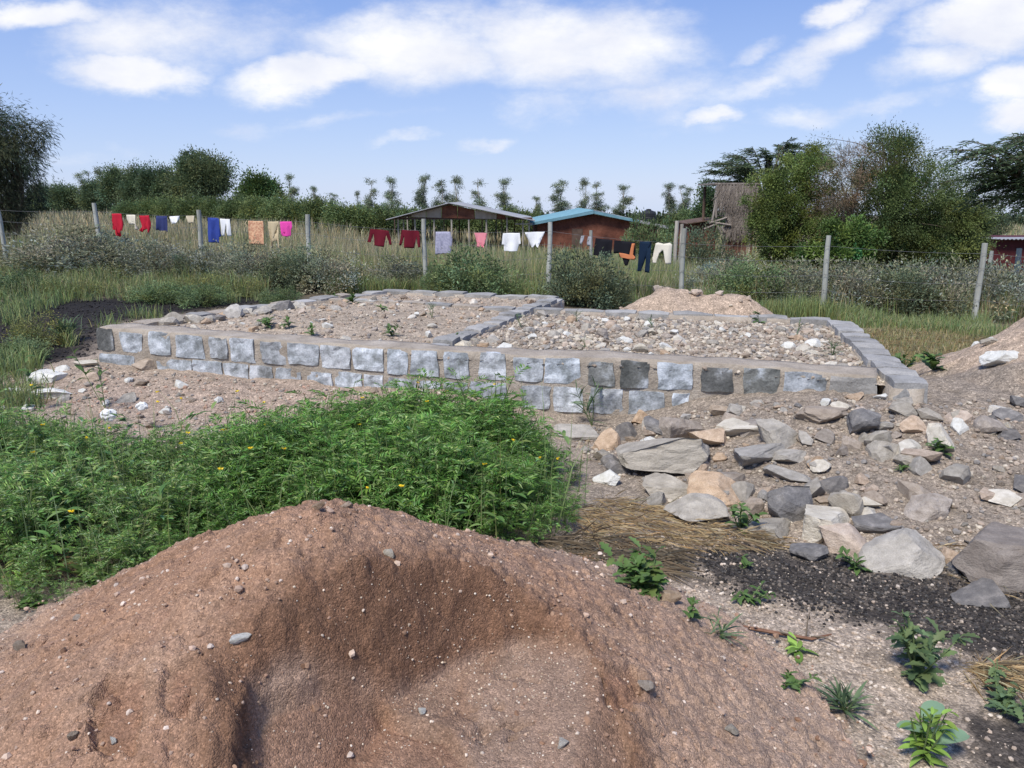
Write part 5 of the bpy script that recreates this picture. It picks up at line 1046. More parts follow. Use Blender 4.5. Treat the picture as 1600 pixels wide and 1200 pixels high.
acacia('flat topped dark acacia rising behind the stick hut', 29, 1205, [(1120, 262), (1122, 280), (1135, 252), (1150, 268), (1160, 242), (1175, 255), (1190, 232), (1205, 246), (1225, 226), (1240, 238), (1255, 228), (1275, 240), (1290, 250), (1240, 220), (1215, 262), (1170, 285), (1145, 290), (1265, 262)], AC, .14, 26, 201, .12)
tree('leafy_tree', 'small pale green tree behind the stick hut', 'tree', 1110, 34, [(1108, 305, 14, 22), (1100, 330, 16, 14), (1120, 320, 12, 20)], 60, 90, .25, .1, .05, [(.07, .11, .05), (.055, .09, .04)], .08, shell=.3)
acacia('feathery acacia with drooping branch ends beyond the right hand soil heap', 17, 1700, [(1530, 245), (1535, 258), (1540, 230), (1555, 275), (1565, 222), (1570, 300), (1580, 215), (1590, 262), (1600, 210), (1590, 318), (1610, 240), (1620, 285), (1640, 215), (1660, 250), (1690, 225), (1720, 240), (1760, 240), (1790, 260), (1650, 300)], [(.075, .11, .06), (.06, .09, .048), (.09, .13, .07)], .13, 14, 202, .4)
tree('leafy_tree', 'pale green slender tree seen between the bushes and the feathery acacia', 'tree', 1545, 40, [(1545, 335, 18, 26), (1560, 352, 16, 16), (1530, 352, 14, 20)], 60, 60, .35, .13, .05, [(.085, .11, .06), (.07, .095, .05)], .09, shell=.2)
# distant trees, left
TL = [(.07, .1, .052), (.09, .125, .064), (.058, .085, .046)]
tree('big_tree', 'large round crowned tree standing above the far left tree line', 'tree', 318, 62, [(318, 272, 40, 26), (300, 262, 26, 18), (335, 285, 26, 18), (310, 290, 42, 18)], 200, 150, .6, .18, .09, [(.075, .105, .055), (.095, .125, .066), (.064, .09, .048)], .3, shell=.4)
for (px, py, w, h, Y, lab) in [(65, 308, 18, 17, 80, 'dim bluish tree next to the dark wispy tree'), (103, 308, 20, 16, 78, 'low rounded tree left of the far tree line'), (150, 305, 20, 18, 75, 'dim rounded tree below the two slender eucalypts'), (185, 288, 22, 22, 70, 'mid green tree in the far tree line'), (215, 292, 20, 26, 68, 'leafy tree beside the mid green tree'), (245, 290, 24, 28, 66, 'broad tree left of the large round crowned tree'), (272, 296, 18, 20, 66, 'dark tree just left of the large round crowned tree'), (405, 300, 24, 20, 50, 'pale green tree rising from the long hedge')]:
    tree('far_tree', lab, 'tree', px, Y, [(px, py, w, h), (px - w * .4, py + h * .5, w * .8, h * .6), (px + w * .5, py + h * .3, w * .6, h * .6)], 110, 120, .55, .17, .085, TL if px != 405 else [(.06, .1, .035), (.05, .085, .03)], .2, shell=.35, nb=14, group='far tree line on the left')
# hedge: bushes one can tell apart
HB = [(.09, .125, .05), (.115, .15, .062), (.075, .105, .042)]; hi_ = 0
hp = [(205, 322, 22, 12, 52), (235, 318, 24, 13, 52), (270, 318, 26, 14, 50), (305, 318, 26, 14, 49), (340, 320, 26, 15, 48), (372, 318, 26, 17, 47), (405, 320, 26, 18, 46), (438, 322, 28, 18, 45), (470, 326, 28, 17, 44), (502, 329, 28, 16, 43), (535, 332, 28, 15, 42), (568, 335, 26, 13, 42), (600, 337, 26, 12, 42), (632, 335, 24, 14, 44), (664, 336, 26, 12, 47), (698, 338, 26, 12, 48), (732, 338, 26, 12, 48), (766, 338, 26, 12, 48), (800, 338, 26, 12, 48), (828, 338, 24, 14, 49), (1062, 344, 26, 14, 46), (1090, 342, 24, 14, 44)]
hl_ = ['first low hedge bush past the field grass corner', 'hedge bush below the leafy far tree', 'hedge bush below the broad far tree', 'hedge bush below the large round crowned tree', 'hedge bush right of the large round crowned tree', 'hedge bush left of the pale green tree', 'hedge bush around the pale green tree', 'hedge bush right of the pale green tree', 'hedge bush behind the pink shirt', 'hedge bush above the post right of the pink shirt', 'hedge bush midway between the pink shirt and the maroon sweaters', 'hedge bush above the maroon sweaters nearest the hedge', 'hedge bush next to the open shed', 'hedge bush just behind the open shed roof', 'bush seen through the shed posts under the pale panels', 'bush seen through the shed posts under the ridge', 'bush seen through the shed posts behind the rust panels', 'bush seen through the shed posts above the rose pink top', 'bush seen through the shed posts near the eave', 'bush in the gap between the open shed and the blue gable edge', 'bush behind the cream trousers and the pale posts', 'bush behind the low brown lean-to']
for (px, py, w, h, Y), lab in zip(hp, hl_):
    tree('hedge_bush', lab, 'bush', px, Y, [(px, py + 9, w, h * .8), (px + rv.uniform(-6, 6), py + 16, w, h), (px + rv.uniform(-12, 12), py - h * rv.uniform(-.5, .5), w * .5, h * .6)], 110, 110, .34, .12, .055, HB, .1, shell=.45, nb=8, group='hedge beyond the field', sname='stems')
# eucalypts: one by one, four crowns shared
def euc_proto(seed):
    rg = np.random.default_rng(seed); H = 9.; n = rg.integers(6, 10); bl = []
    for i in range(n):
        z = H * (.3 + .66 * (i + rg.uniform(-.2, .2)) / (n - 1)); r = rg.uniform(.4, .85) * (1.2 - .45 * i / n); bl.append((rg.normal() * .32, rg.normal() * .32, z, r, r, r * rg.uniform(1.0, 1.6)))
    A, C = crown(rg, bl, 120, 44, .4, .2, .075, [(.12, .15, .1), (.1, .13, .085), (.145, .175, .12)], .7, .0, 1, .35); Wm = wood(rg, (0, 0, -.2), (bl[-1][0], bl[-1][1], H * .97), .11, C, 26, .3, 9, .03)
    o = empty('eucalyptus_tree'); link('crown', A.mesh('eucalyptus_crown', M_leaf), o); link('trunk', Wm.mesh('eucalyptus_trunk', M_paleb), o); return o
EU = [(127, 264, 95, 'slender eucalypt left above the far tree line'), (150, 264, 92, 'second slender eucalypt above the far tree line'), (200, 260, 90, 'eucalypt top poking out behind the mid green far tree'), (450, 271, 100, 'lone thin eucalypt above the hedge by the pink shirt'), (493, 290, 112, 'short eucalypt top above the hedge'), (519, 300, 120, 'smallest eucalypt top above the hedge'), (560, 300, 115, 'low bushy eucalypt above the maroon sweaters'), (576, 278, 100, 'thin crooked eucalypt above the maroon sweaters'), (611, 276, 98, 'thin upright eucalypt left of the open shed'), (660, 272, 92, 'broad eucalypt left of the open shed ridge'), (691, 279, 95, 'eucalypt above the shed ridge, left of a pair'), (712, 278, 95, 'eucalypt above the shed ridge, right of a pair'), (751, 280, 97, 'narrow eucalypt behind the right roof slope of the shed'), (790, 278, 96, 'tall loose eucalypt above the shed eave'), (838, 306, 110, 'short eucalypt in the gap between shed and red walled house'), (872, 279, 94, 'dense eucalypt above the blue gable edge'), (912, 281, 95, 'left eucalypt of the close pair above the red walled house ridge'), (931, 284, 96, 'right eucalypt of the close pair above the red walled house ridge'), (972, 288, 100, 'solitary eucalypt above the right roof slope of the red walled house'), (1050, 285, 95, 'wide eucalypt near the black water tank'), (1073, 287, 97, 'slim eucalypt left of the stick hut')]
prot = [euc_proto(100 + i) for i in range(5)]; usedp = set()
for i, (px, py, Y, lab) in enumerate(EU):
    p = at(px, py, Y=Y); z0 = gz(p[0], Y); k = i % 5; sc = (p[2] - z0) / 9.15
    if k not in usedp: o = prot[k]; usedp.add(k); o.location = (p[0], Y, z0); o.scale = (sc * 1.35, sc * 1.35, sc); o.rotation_euler = (0, 0, i * 1.7)
    else: o = copy_tree(prot[k], (p[0], Y, z0), i * 1.7, (sc * rv.uniform(1.1, 1.9), sc * 1.5, sc))
    tag(o, lab, 'tree', 'eucalypts on the skyline')
# far-off wood that reads as one mass
A = Acc()
def mass(x0, x1, ytop, Y, n, cols, L):
    for px in np.linspace(x0, x1, n):
        c = at(px, ytop + rv.uniform(-5, 6), Y=Y + rv.uniform(-8, 8)); g = gz(c[0], c[1]); w = rv.uniform(.9, 1.8)
        a, _ = crown(rv, [(c[0], c[1], (c[2] + g) / 2, w, w, max((c[2] - g) / 2, .6))], 26, 34, .7, L, L * .5, cols, 0, .4)
        A.add(a.V[0], a.F[0], a.C[0])
FW = [(.045, .065, .035), (.055, .078, .042), (.036, .055, .032)]
mass(640, 1130, 347, 105, 70, FW, .45); mass(40, 330, 330, 88, 34, [(.035, .05, .035), (.045, .062, .04)], .4); mass(470, 660, 345, 98, 22, FW, .45); mass(1480, 1680, 358, 70, 22, FW, .35); mass(1110, 1300, 347, 90, 20, FW, .4)
tag(link('far_wood', A.mesh('far_wood', M_leaf)), 'dim green band of far-off woodland on the horizon', 'woodland', kind='stuff')

# grass of the field beyond the fence
def grass(name, P, H, Wd, cols, rng, lean=.35, mat=M_leafdry, bend=.45):
    n = len(P); th = rng.uniform(0, 6.28, n); a = lean * rng.random(n); V, Fc = blades(P, H, np.c_[np.cos(th), np.sin(th)] * a[:, None], Wd, rng, bend)
    c = jitter(cols, n, rng, .2, .08); return V, Fc, np.repeat(c, 5, 0)
def fence_y(x): return np.interp(x, [p[0] for p in FP], [p[1] for p in FP])
def field_pts(rng, n, y0, y1, clump=.6):
    out = np.zeros((0, 2))
    while len(out) < n:
        y = rng.uniform(y0, y1, n * 2); x = rng.uniform(-.74, .74, n * 2) * (y + 2); m = y > fence_y(x) + .15; k = vn(x * .9, y * .9, seed=77) * .5 + .5
        m &= rng.random(n * 2) < (1 - clump) + clump * k; out = np.concatenate([out, np.c_[x, y][m]])
    return out[:n]
rg = np.random.default_rng(41); A = Acc()
DRYG = [(.23, .205, .135), (.2, .18, .115), (.15, .155, .095), (.26, .225, .155), (.13, .14, .08)]; GRG = [(.1, .145, .055), (.12, .16, .065), (.14, .165, .08)]
for (n, y0, y1, H0, w, mixg) in ((62000, 12.6, 19, .62, .011, .6), (56000, 18, 27, .72, .017, .45), (46000, 26, 40, .78, .03, .35), (36000, 38, 66, .8, .055, .2)):
    xy = field_pts(rg, n, y0, y1); z = ground_z(xy[:, 0], xy[:, 1]); hh = H0 * rg.uniform(.45, 1.15, n) * (1 + .25 * vn(xy[:, 0] * .5, xy[:, 1] * .5, seed=78)); hh = np.where((xy[:, 0] > -14) | (xy[:, 1] < 30), hh, hh)
    g = rg.random(n) < mixg - .35 * sstep(1, -5, xy[:, 0]) + .3 * vn(xy[:, 0] * .35, xy[:, 1] * .35, seed=79)
    for m, c in ((g, GRG), (~g, DRYG)):
        A.add(*grass('g', np.c_[xy[m], z[m] - .02], hh[m], w * rg.uniform(.6, 1.2, m.sum()), c, rg, .5))
tag(link('field_grass', A.mesh('field_grass', M_leafdry)), 'tall dry grass covering the field beyond the fence', 'grass', kind='stuff')
# grass on this side of the fence
def near_strip(rng, n, poly): return samp(poly)(rng, n)
A = Acc()
STR_L = W([(-180, 420), (60, 425), (250, 428), (420, 440), (420, 458), (250, 470), (100, 468), (-180, 480)], 0.05)
for poly, n, H0, cols in ((STR_L, 15000, .42, GRG + [(.14, .15, .07), (.17, .16, .09)]), (W([(-200, 482), (20, 480), (130, 472), (60, 500), (-200, 520)]), 2200, .35, GRG), (W([(-200, 545), (30, 560), (70, 585), (30, 600), (-200, 600)]), 2600, .3, GRG),
                          (W([(420, 440), (560, 448), (880, 455), (880, 470), (640, 452), (520, 458)], 0.0), 7000, .4, GRG + [(.15, .15, .075)]), (W([(880, 462), (960, 472), (1160, 480), (1320, 494), (1540, 505), (1540, 520), (1330, 508), (1150, 492), (900, 478)], -.25), 9000, .38, GRG + [(.15, .16, .07)])):
    xy = near_strip(rg, n, poly); z = ground_z(xy[:, 0], xy[:, 1]); k = vn(xy[:, 0] * 1.6, xy[:, 1] * 1.6, seed=80) * .5 + .5; A.add(*grass('g', np.c_[xy, z - .01], H0 * (.35 + k) * rg.uniform(.5, 1.1, n), .012 * rg.uniform(.6, 1.2, n), cols, rg, .8))
for k in range(46):
    q = samp(BLACK_L)(rg, 1)[0] if k < 30 else samp(BLACK_L2)(rg, 1)[0]; n = 90; r_ = rg.uniform(.08, .3); xy = q + rg.normal(size=(n, 2)) * r_ * .5; A.add(*grass('g', np.c_[xy, ground_z(xy[:, 0], xy[:, 1]) - .01], rg.uniform(.08, .3, n), .009, GRG + [(.16, .17, .08)], rg, 1.1))
xy = near_strip(rg, 5200, DRY); z = ground_z(xy[:, 0], xy[:, 1]); A.add(*grass('g', np.c_[xy, z - .01], rg.uniform(.04, .16, 5200), .008, [(.2, .175, .1), (.24, .2, .12), (.13, .15, .06), (.17, .16, .08)], rg, 1.4))
xy = near_strip(rg, 4200, W([(1300, 500), (1540, 508), (1620, 520), (1560, 540), (1480, 530), (1350, 515)], -.2)); z = ground_z(xy[:, 0], xy[:, 1]); A.add(*grass('g', np.c_[xy, z - .01], rg.uniform(.08, .3, 4200), .011, GRG + [(.18, .17, .09)], rg, .9))
xy = near_strip(rg, 3600, [(-5.6, 6.4), (-4.4, 6.2), (-3.3, 5.5), (-3.4, 5.0), (-5.6, 5.0)]); z = ground_z(xy[:, 0], xy[:, 1]); k = vn(xy[:, 0] * 3, xy[:, 1] * 3, seed=83) * .5 + .5; A.add(*grass('g', np.c_[xy, z - .01], (.03 + .26 * k) * rg.uniform(.5, 1.1, 3600), .008, GRG + [(.1, .16, .05)], rg, 1.0))
tag(link('verge_grass', A.mesh('verge_grass', M_leaf)), 'green grass growing along the near side of the fence', 'grass', kind='stuff')
# straw lying on the ground
A = Acc()
def straw(poly, n, cols, seed, Lm=.16):
    rng = np.random.default_rng(seed); xy = samp(poly)(rng, n); z = ground_z(xy[:, 0], xy[:, 1]) + rng.uniform(.002, .03, n); th = rng.normal(-.35, .7, n); D = np.c_[np.cos(th), np.sin(th), rng.normal(0, .12, n)]
    V, Fc = leaves(np.c_[xy, z], D, Lm * rng.uniform(.4, 1.4, n), .003 * rng.uniform(.7, 1.4, n), rng, .1, np.tile((0, 0, 1.), (n, 1))); A.add(V, Fc, np.repeat(jitter(cols, n, rng, .2, .06), 4, 0))
STC = [(.33, .265, .16), (.27, .21, .125), (.4, .335, .22), (.2, .155, .105)]
straw(STRAW, 950, STC, 1); straw(W([(820, 850), (900, 840), (1060, 860), (1040, 900), (940, 905), (860, 880)]), 900, [(.18, .15, .11), (.14, .115, .085)], 2); straw(DRY, 4200, [(.22, .18, .11), (.19, .155, .09), (.26, .215, .13)], 3, .22)
straw(W([(1490, 1040), (1600, 1040), (1640, 1080), (1520, 1070)]), 420, STC, 4); straw(W([(0, 860), (90, 855), (110, 890), (20, 900)]), 420, STC, 5); straw(W([(30, 725), (90, 725), (90, 760), (20, 760)]), 260, STC, 6); straw(W([(1440, 860), (1600, 880), (1640, 930), (1500, 930)]), 160, STC, 7)
tag(link('straw', A.mesh('straw', M_leafdry)), 'yellow straw strewn on the ground beside the rubble', 'straw', kind='stuff')

def leaf_strip(L, Wd, prof, curl, rng, fold=.3, n=8):
    s = np.linspace(0, 1, n); w = Wd * np.array([prof(a) for a in s]) * .5; ang = -curl * s; x = np.cumsum(np.r_[0, np.cos(ang[:-1]) * L / (n - 1)]); z = np.cumsum(np.r_[0, np.sin(ang[:-1]) * L / (n - 1)])
    V = np.concatenate([np.c_[x, -w, z + w * fold], np.c_[x, 0 * w, z], np.c_[x, w, z + w * fold]]); Fs = []
    for c in (0, 1):
        for i in range(n - 1): Fs.append((c * n + i, c * n + i + 1, (c + 1) * n + i + 1, (c + 1) * n + i))
    return V, tri(np.array(Fs))
lan = lambda a: max(.03, math.sin(math.pi * (a * .93 + .05)) ** .9)
# the big patch of feathery green weeds
def pinnate(rng, base, dirs, Ln, npair=5, lw=.011, ll=.042):
    """compound leaves: leaflets in pairs along an arching midrib"""
    n = len(base); side = unit(np.cross(dirs, np.array([0, 0, 1.]) + .25 * rng.normal(size=(n, 3)))); P = []; D = []
    for i in range(npair):
        s = .3 + .62 * i / (npair - 1); p = base + dirs * (Ln * s)[:, None]; p[:, 2] -= .28 * Ln * s * s
        for sg in (-1, 1): P.append(p); D.append(dirs * .75 + side * sg * .8 + np.array([0, 0, -.25 * s]))
    P.append(base + dirs * (Ln * .97)[:, None] - np.c_[np.zeros((n, 2)), .27 * Ln]); D.append(dirs + np.array([0, 0, -.5]))
    P = np.concatenate(P); D = np.concatenate(D); m = len(P); k = np.tile(Ln / .14, 2 * npair + 1)
    return leaves(P, D, ll * k * rng.uniform(.75, 1.25, m), lw * k * rng.uniform(.8, 1.2, m), rng, .3, np.tile((0, 0, 1.), (m, 1)) + .5 * rng.normal(size=(m, 3)))
def weed_tpl(rng, h, nl):
    A = Acc(); ns = 4; pts = []
    for j in range(ns):
        th = rng.uniform(0, 6.28); tl = rng.uniform(.1, .5); hh = h * rng.uniform(.65, 1.05); v = np.linspace(0, 1, 5)[:, None]; p = np.array([[np.cos(th) * tl * hh, np.sin(th) * tl * hh, 0]]) * v ** 1.4 + np.array([[0, 0, hh]]) * v; pts.append(p)
        V, Fc = tube(p, .004 * (1 - .6 * v[:, 0]), 3); A.add(V, Fc, (.09, .13, .05))
    k = rng.integers(ns, size=nl); s = rng.uniform(.2, 1, nl) ** .8; base = np.array([[np.interp(a, np.linspace(0, 1, 5), pts[q][:, j]) for j in range(3)] for q, a in zip(k, s)]); th = rng.uniform(0, 6.28, nl); el = rng.uniform(.0, .9, nl)
    D = np.c_[np.cos(th) * np.cos(el), np.sin(th) * np.cos(el), np.sin(el)]; V, Fc = pinnate(rng, base, D, .13 * rng.uniform(.7, 1.25, nl) * (1.15 - .35 * s)); n4 = len(V) // 4
    c = jitter([(.08, .17, .038), (.064, .142, .032), (.108, .2, .05), (.15, .22, .09)], n4, rng, .18, .08); A.add(V, Fc, np.repeat(c, 4, 0)); return np.concatenate(A.V), np.concatenate(A.F), np.concatenate(A.C)
WEED = [(-4.8, 5.5), (-3.5, 5.35), (-2.7, 4.9), (-2.1, 4.9), (-1.6, 5.25), (-.9, 5.4), (-.35, 5.55), (.05, 5.3), (.3, 4.9), (.42, 4.4), (.45, 3.95), (.25, 3.6), (-.1, 3.35), (-.6, 3.3), (-1.2, 3.3), (-1.7, 3.05), (-2.2, 2.9), (-3.2, 3.0), (-4.6, 4.0)]
rw = np.random.default_rng(55); A = Acc(); tpls = [weed_tpl(rw, .46, 30) for i in range(6)]
def wd(x, y): return np.clip(np.where(x < -1.7, .55 + .6 * vn(x * 2, y * 2, seed=90), .95 + .35 * vn(x * 2.3, y * 2.3, seed=92)), .06, 1) * (.35 + .65 * sstep(0, .3, pdist(x, y, WEED))) 
xy = samp(WEED, wd)(rw, 1500); g = rw.integers(6, size=len(xy))
for k in range(6):
    m = g == k; q = xy[m]; n = m.sum(); dd = pdist(q[:, 0], q[:, 1], WEED); s = (.4 + .6 * sstep(0, .5, dd)) * rw.uniform(.5, 1.25, n) * (1 + .4 * vn(q[:, 0] * 1.7, q[:, 1] * 1.7, seed=91)) * np.where(q[:, 0] < -1.9, .8, 1.0) * (1 + .12 * np.exp(-(((q[:, 0] + .55) / .5) ** 2 + ((q[:, 1] - 5.3) / .5) ** 2)))
    V, Fc = inst(tpls[k][0], tpls[k][1], rotz(rw.uniform(0, 6.28, n), s), np.c_[q, ground_z(q[:, 0], q[:, 1]) - .01])
    hue = np.where(q[:, :1] < -1.6, np.array([[1.25, 1.1, 1.35]]), np.array([[1, 1, 1]])) * (1 + .15 * rw.normal(size=(n, 1))); A.add(V, Fc, np.clip(np.tile(tpls[k][2], (n, 1)) * np.repeat(hue, len(tpls[k][0]), 0), .005, .6))
LV, LF = leaf_strip(1, .36, lan, .8, rw, .3, 5)
q = samp(WEED)(rw, 260) if False else np.concatenate([samp(WEED)(rw, 110), samp([(-4.6, 4.8), (-2.2, 4.6), (-2.0, 3.2), (-4.6, 4.0)])(rw, 150)])
for j in range(11):
    th = rw.uniform(0, 6.28, 260); hz_ = rw.uniform(.04, .34, 260); M = rotz(th); el_ = rw.uniform(-.2, .9, 260); ce_, se_ = np.cos(el_), np.sin(el_); Rm = np.zeros((260, 3, 3)); Rm[:, 0, 0] = ce_; Rm[:, 0, 2] = -se_; Rm[:, 1, 1] = 1; Rm[:, 2, 0] = se_; Rm[:, 2, 2] = ce_
    V, Fc = inst(LV, LF, np.einsum('nij,njk->nik', M, Rm) * (rw.uniform(.04, .09, 260))[:, None, None], np.c_[q, ground_z(q[:, 0], q[:, 1]) + hz_]); A.add(V, Fc, np.repeat(jitter([(.08, .15, .04), (.11, .17, .06), (.06, .12, .035)], 260, rw, .18, .08), len(LV), 0))
# grass stalks, pale seed stems and small yellow flowers in the patch
q = samp(WEED)(rw, 900); V, Fc, C = grass('g', np.c_[q, ground_z(q[:, 0], q[:, 1])], rw.uniform(.3, .62, 900), .006, [(.12, .17, .07), (.15, .19, .09)], rw, .6); A.add(V, Fc, C)
q = samp(WEED)(rw, 46); n = 46; zf = ground_z(q[:, 0], q[:, 1]) + rw.uniform(.38, .5, n)
for j in range(5):
    th = rw.uniform(0, 6.28, n); V, Fc = leaves(np.c_[q, zf], np.c_[np.cos(th), np.sin(th), np.full(n, .5)], .016, .012, rw); A.add(V, Fc, (.62, .48, .03))
tag(link('weeds', A.mesh('weeds', M_leaf)), 'dense patch of feathery green weeds behind the red soil heap', 'weeds', kind='stuff')

# single plants whose leaves can be told apart
lob = lambda a: max(0, math.sin(math.pi * min(1, a * .92 + .06)) ** .7) * (1 + .32 * math.sin(a * 22)) if a < .98 else .02
rnd_ = lambda a: max(.03, math.sin(math.pi * (a * .96 + .02)) ** .5)
LT = {}
def leaf_set(key, L, Wd, prof, cols, n=4, nn=9, curl=.9):
    out = []
    for i in range(n):
        V, Fc = leaf_strip(L, Wd, prof, rv.uniform(.3, curl), rv, .3, nn); c = jitter(cols, 1, rv, .12, .05); out.append(npmesh('leaf', V, Fc, M_leaf, np.tile(c, (len(V), 1)), True))
    LT[key] = out
leaf_set('broad', 1, .5, lob, [(.05, .1, .03), (.065, .115, .036), (.085, .125, .04)], 6, 14); leaf_set('thistle', 1, .42, lob, [(.075, .115, .052), (.09, .13, .06), (.11, .13, .06)], 6, 14); leaf_set('bright', 1, .34, lan, [(.13, .21, .045), (.1, .18, .04)]); leaf_set('round', 1, .62, rnd_, [(.16, .24, .15)], 2); leaf_set('narrow', 1, .09, lan, [(.07, .11, .06), (.085, .125, .065)], 4, 7, 1.2); leaf_set('small', 1, .4, lan, [(.06, .11, .035), (.08, .13, .045)])
def leafy(label, px, py, key, n, Lm, h, spread, cat='weed', name='weed', zf=None, el=(.1, 1.1), extra=()):
    p, t = hit(px, py, zf or top_z); o = empty(name, tuple(p)); tag(o, label, cat); S = Acc(); stems = []
    ns = max(1, n // 8)
    for j in range(ns):
        th = rv.uniform(0, 6.28); e = np.array([math.cos(th) * spread * rv.uniform(.1, 1), math.sin(th) * spread * rv.uniform(.1, 1), h * rv.uniform(.6, 1.05)]); v = np.linspace(0, 1, 5)[:, None]; q = e * np.c_[v ** .9, v ** .9, v]; S.add(*tube(q, .004 * (1 - .6 * v[:, 0]), 4), (.1, .14, .06)); stems.append(q)
    link('stem', S.mesh('stem', M_leaf), o)
    for i in range(n):
        q = stems[i % ns]; u = rv.uniform(0, 1) ** .8; b = np.array([np.interp(u, np.linspace(0, 1, 5), q[:, j]) for j in range(3)]); lf = link('leaf', LT[key][rv.integers(len(LT[key]))], o, tuple(b))
        L = Lm * rv.uniform(.6, 1.2) * (1.15 - .45 * u); lf.scale = (L, L, L); lf.rotation_euler = (rv.uniform(-.4, .4), -rv.uniform(*el) * (.6 + .7 * u), rv.uniform(0, 6.28))
    for (k2, dx, dy, dz, L, rz, e2) in extra:
        lf = link('leaf', LT[k2][0], o, (dx, dy, dz)); lf.scale = (L, L, L); lf.rotation_euler = (0, -e2, rz)
    return o
leafy('dark green broad leaved weed between the straw and the red soil heap', 1015, 925, 'broad', 80, .085, .12, .17, el=(-.2, .9))
leafy('large thistle like weed with jagged leaves on the black soil', 1432, 1062, 'thistle', 100, .08, .2, .17, el=(-.1, .9))
leafy('bright green upright weed with one large round pale leaf beside it', 1440, 1190, 'bright', 80, .055, .2, .07, el=(-.1, .9), extra=(('round', .01, -.01, .07, .13, .15, .25), ('round', .0, .01, .13, .1, .7, .35), ('round', .0, .0, .1, .085, 2.9, .2)))
leafy('tuft of narrow bluish green leaves at the foot of the red soil heap', 1322, 1118, 'narrow', 60, .12, .05, .05, 'weed', 'grass_tuft', None, (.5, 1.4))
leafy('low ferny weed on the gravel next to the black soil', 1168, 942, 'small', 40, .05, .06, .12)
leafy('small rosette of pale green leaves on the gravel beside a dry twig', 1242, 1018, 'bright', 9, .08, .03, .03)
leafy('trailing weed with fine leaves at the edge of the black soil near the straw', 1560, 1100, 'thistle', 70, .055, .07, .2, el=(-.2, .8))
leafy('small bluish weed growing in the open rubble slope', 1472, 712, 'broad', 16, .09, .1, .06)
leafy('tiny weed on the rubble below the grey rounded stone', 1410, 742, 'small', 9, .06, .03, .05)
leafy('dark green weed beside the blue grey flat slab', 1155, 832, 'small', 46, .07, .16, .12)
leafy('thin weed at the edge of the black soil below the tan stones', 1340, 892, 'small', 26, .06, .08, .1)
leafy('small weed on the black soil beside the ferny weed', 1162, 890, 'small', 18, .05, .04, .08)
leafy('weed tuft at the rim of the red soil heap by the gravel', 1128, 1000, 'narrow', 26, .1, .06, .07)
leafy('little clump of green weeds in front of the dry twig', 1238, 1072, 'small', 34, .045, .05, .12)
leafy('yellowish sprig beside the pinkish stone on the gravel', 1077, 968, 'small', 20, .04, .07, .03)
leafy('tall thin leaved weed growing against the wall foot', 925, 668, 'narrow', 30, .2, .34, .22)
leafy('broad leaved weed at the left skirt of the red soil heap', 140, 908, 'broad', 22, .09, .08, .12, zf=ground_z)
leafy('leafy tuft left of the red soil heap by the straw', 35, 920, 'bright', 26, .07, .08, .08, zf=ground_z)
leafy('grass tuft alone on the black soil left of the foundation corner', 100, 535, 'narrow', 70, .34, .1, .1, 'grass', 'grass_tuft', None, (.6, 1.45))
leafy('tall straggling weed in front of the foundation corner', 165, 640, 'small', 18, .1, .75, .3)
leafy('tall bare stalked weed beside the big white block', 58, 640, 'small', 12, .1, .7, .25)
leafy('low green creeper at the left edge of the soil heap crest', 60, 950, 'small', 34, .05, .04, .14, zf=ground_z)
bz = {'L': bayL, 'R': bayR}
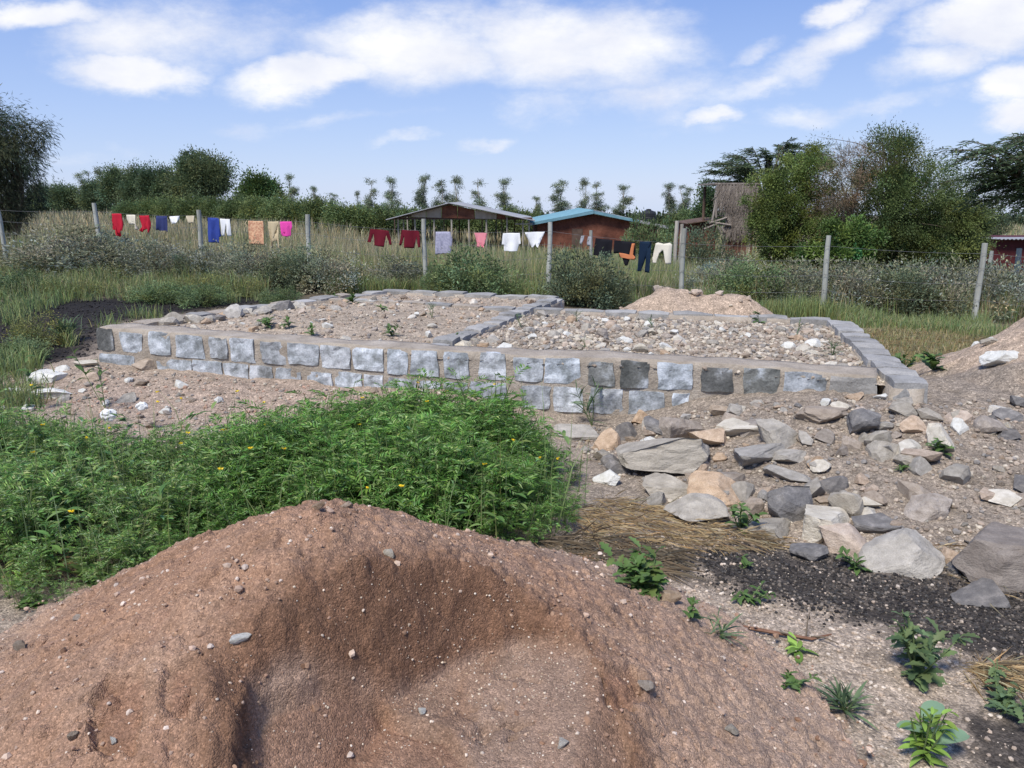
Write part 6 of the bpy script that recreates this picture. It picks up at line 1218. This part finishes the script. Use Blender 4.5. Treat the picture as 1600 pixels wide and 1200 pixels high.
for (px, py, b, n, L, h, lab, key) in [(418, 514, 'L', 30, .11, .13, 'rounded green weed on the earth fill', 'small'), (452, 512, 'L', 20, .09, .09, 'greyish weed beside the rounded green weed on the earth fill', 'small'), (487, 527, 'L', 18, .08, .08, 'small greyish weed on the earth fill near the front wall', 'small'), (612, 526, 'L', 22, .09, .11, 'pale weed on the earth fill near the middle wall', 'small'), (552, 474, 'L', 20, .12, .1, 'green weed near the rear of the earth fill', 'small'), (520, 470, 'L', 16, .12, .1, 'weed beside the left foundation wall near its rear corner', 'small'), (675, 497, 'L', 16, .12, .16, 'upright weed standing in the middle of the earth fill', 'narrow'), (600, 487, 'L', 12, .1, .08, 'low weed in the centre of the earth fill', 'small'),
       (715, 535, 'R', 14, .09, .08, 'dark weed at the corner of the rubble fill by the middle wall', 'small'), (815, 512, 'R', 16, .11, .16, 'small green weed in the rubble fill beside the middle wall', 'narrow'), (902, 505, 'R', 14, .12, .18, 'thin weed standing up from the rubble fill', 'narrow'), (1300, 560, 'R', 36, .11, .14, 'grey green weed in the corner of the rubble fill by the right wall', 'narrow'), (1020, 515, 'R', 14, .12, .12, 'greyish weed near the rear wall of the rubble fill', 'narrow'), (1185, 508, 'R', 12, .1, .14, 'little green weed at the rear of the rubble fill', 'small'), (1243, 530, 'R', 10, .12, .3, 'tall dry stalk standing in the rubble fill', 'narrow'), (915, 548, 'R', 16, .09, .12, 'brownish weed in the rubble fill close to the front wall', 'narrow')]:
    leafy(lab, px, py, key, n, L, h, .08, zf=lambda x, y, f=bz[b]: np.where(pdist(x, y, BAY_L if f is bayL else BAY_R) > 0, f(x, y), -1))
leafy('leafy weed growing in the dry grass beyond the right wall', 1457, 578, 'broad', 22, .16, .12, .12); leafy('green weed beside the right foundation wall on the dry grass', 1415, 575, 'small', 30, .1, .14, .12)
# small odd things
p, t = hit(1215, 995); V, Fc = tube(np.array([p + (-.16, .06, .015), p + (-.02, 0, .02), p + (.12, -.04, .015), p + (.2, -.03, .03)]), np.array([.008, .007, .006, .003]), 6)
tw = empty('dry_twig', tuple(p)); tag(tw, 'reddish dry twig with broken side shoots lying on the gravel', 'twig'); link('stick', npmesh('stick', V - p, Fc, surf('twig', [(.3, (.14, .07, .045)), (.7, (.26, .15, .1))], 20, 4, .9, .3, 60, .004)), tw)
for a, b in (((.1, -.03, .02), (.13, .03, .09)), ((.12, -.03, .02), (.2, -.1, .03)), ((.0, 0, .02), (.05, -.08, .03))): link('side_shoot', npmesh('side_shoot', *tube(np.array([a, np.mean([a, b], 0) + (0, .005, .01), b]), np.array([.004, .003, .002]), 5), M_bark), tw)
pts = np.array([hit(px, py)[0] + (0, 0, .012) for px, py in ((880, 858), (910, 861), (945, 866), (985, 868), (1020, 872))]); tag(link('hose', npmesh('hose', *tube(pts, .011, 8), plain('black_rubber', (.015, .015, .017), .6), smooth=True)), 'thin black hose half hidden under the straw', 'hose')
def crumple(label, px, py, s):
    p, t = hit(px, py); V, Fc = ico(3); o_ = rv.uniform(0, 50); V = V * (1 + .5 * fbm(V[:, 0] * 2.5 + o_, V[:, 1] * 2.5, V[:, 2] * 2.5, 3)[:, None]) * np.array([s, s * .6, s * .8]) ; tag(link('plastic_bag', npmesh('plastic_bag', V, Fc, plain('white_plastic', (.74, .75, .74), .5, .06, 5, .1, spec=.4)), None, (p[0], p[1], p[2] + .2)), label, 'bag')
crumple('crumpled white plastic caught in the weeds beside the spoil', 174, 690, .055); crumple('smaller crumple of white plastic in the weeds', 226, 676, .04)
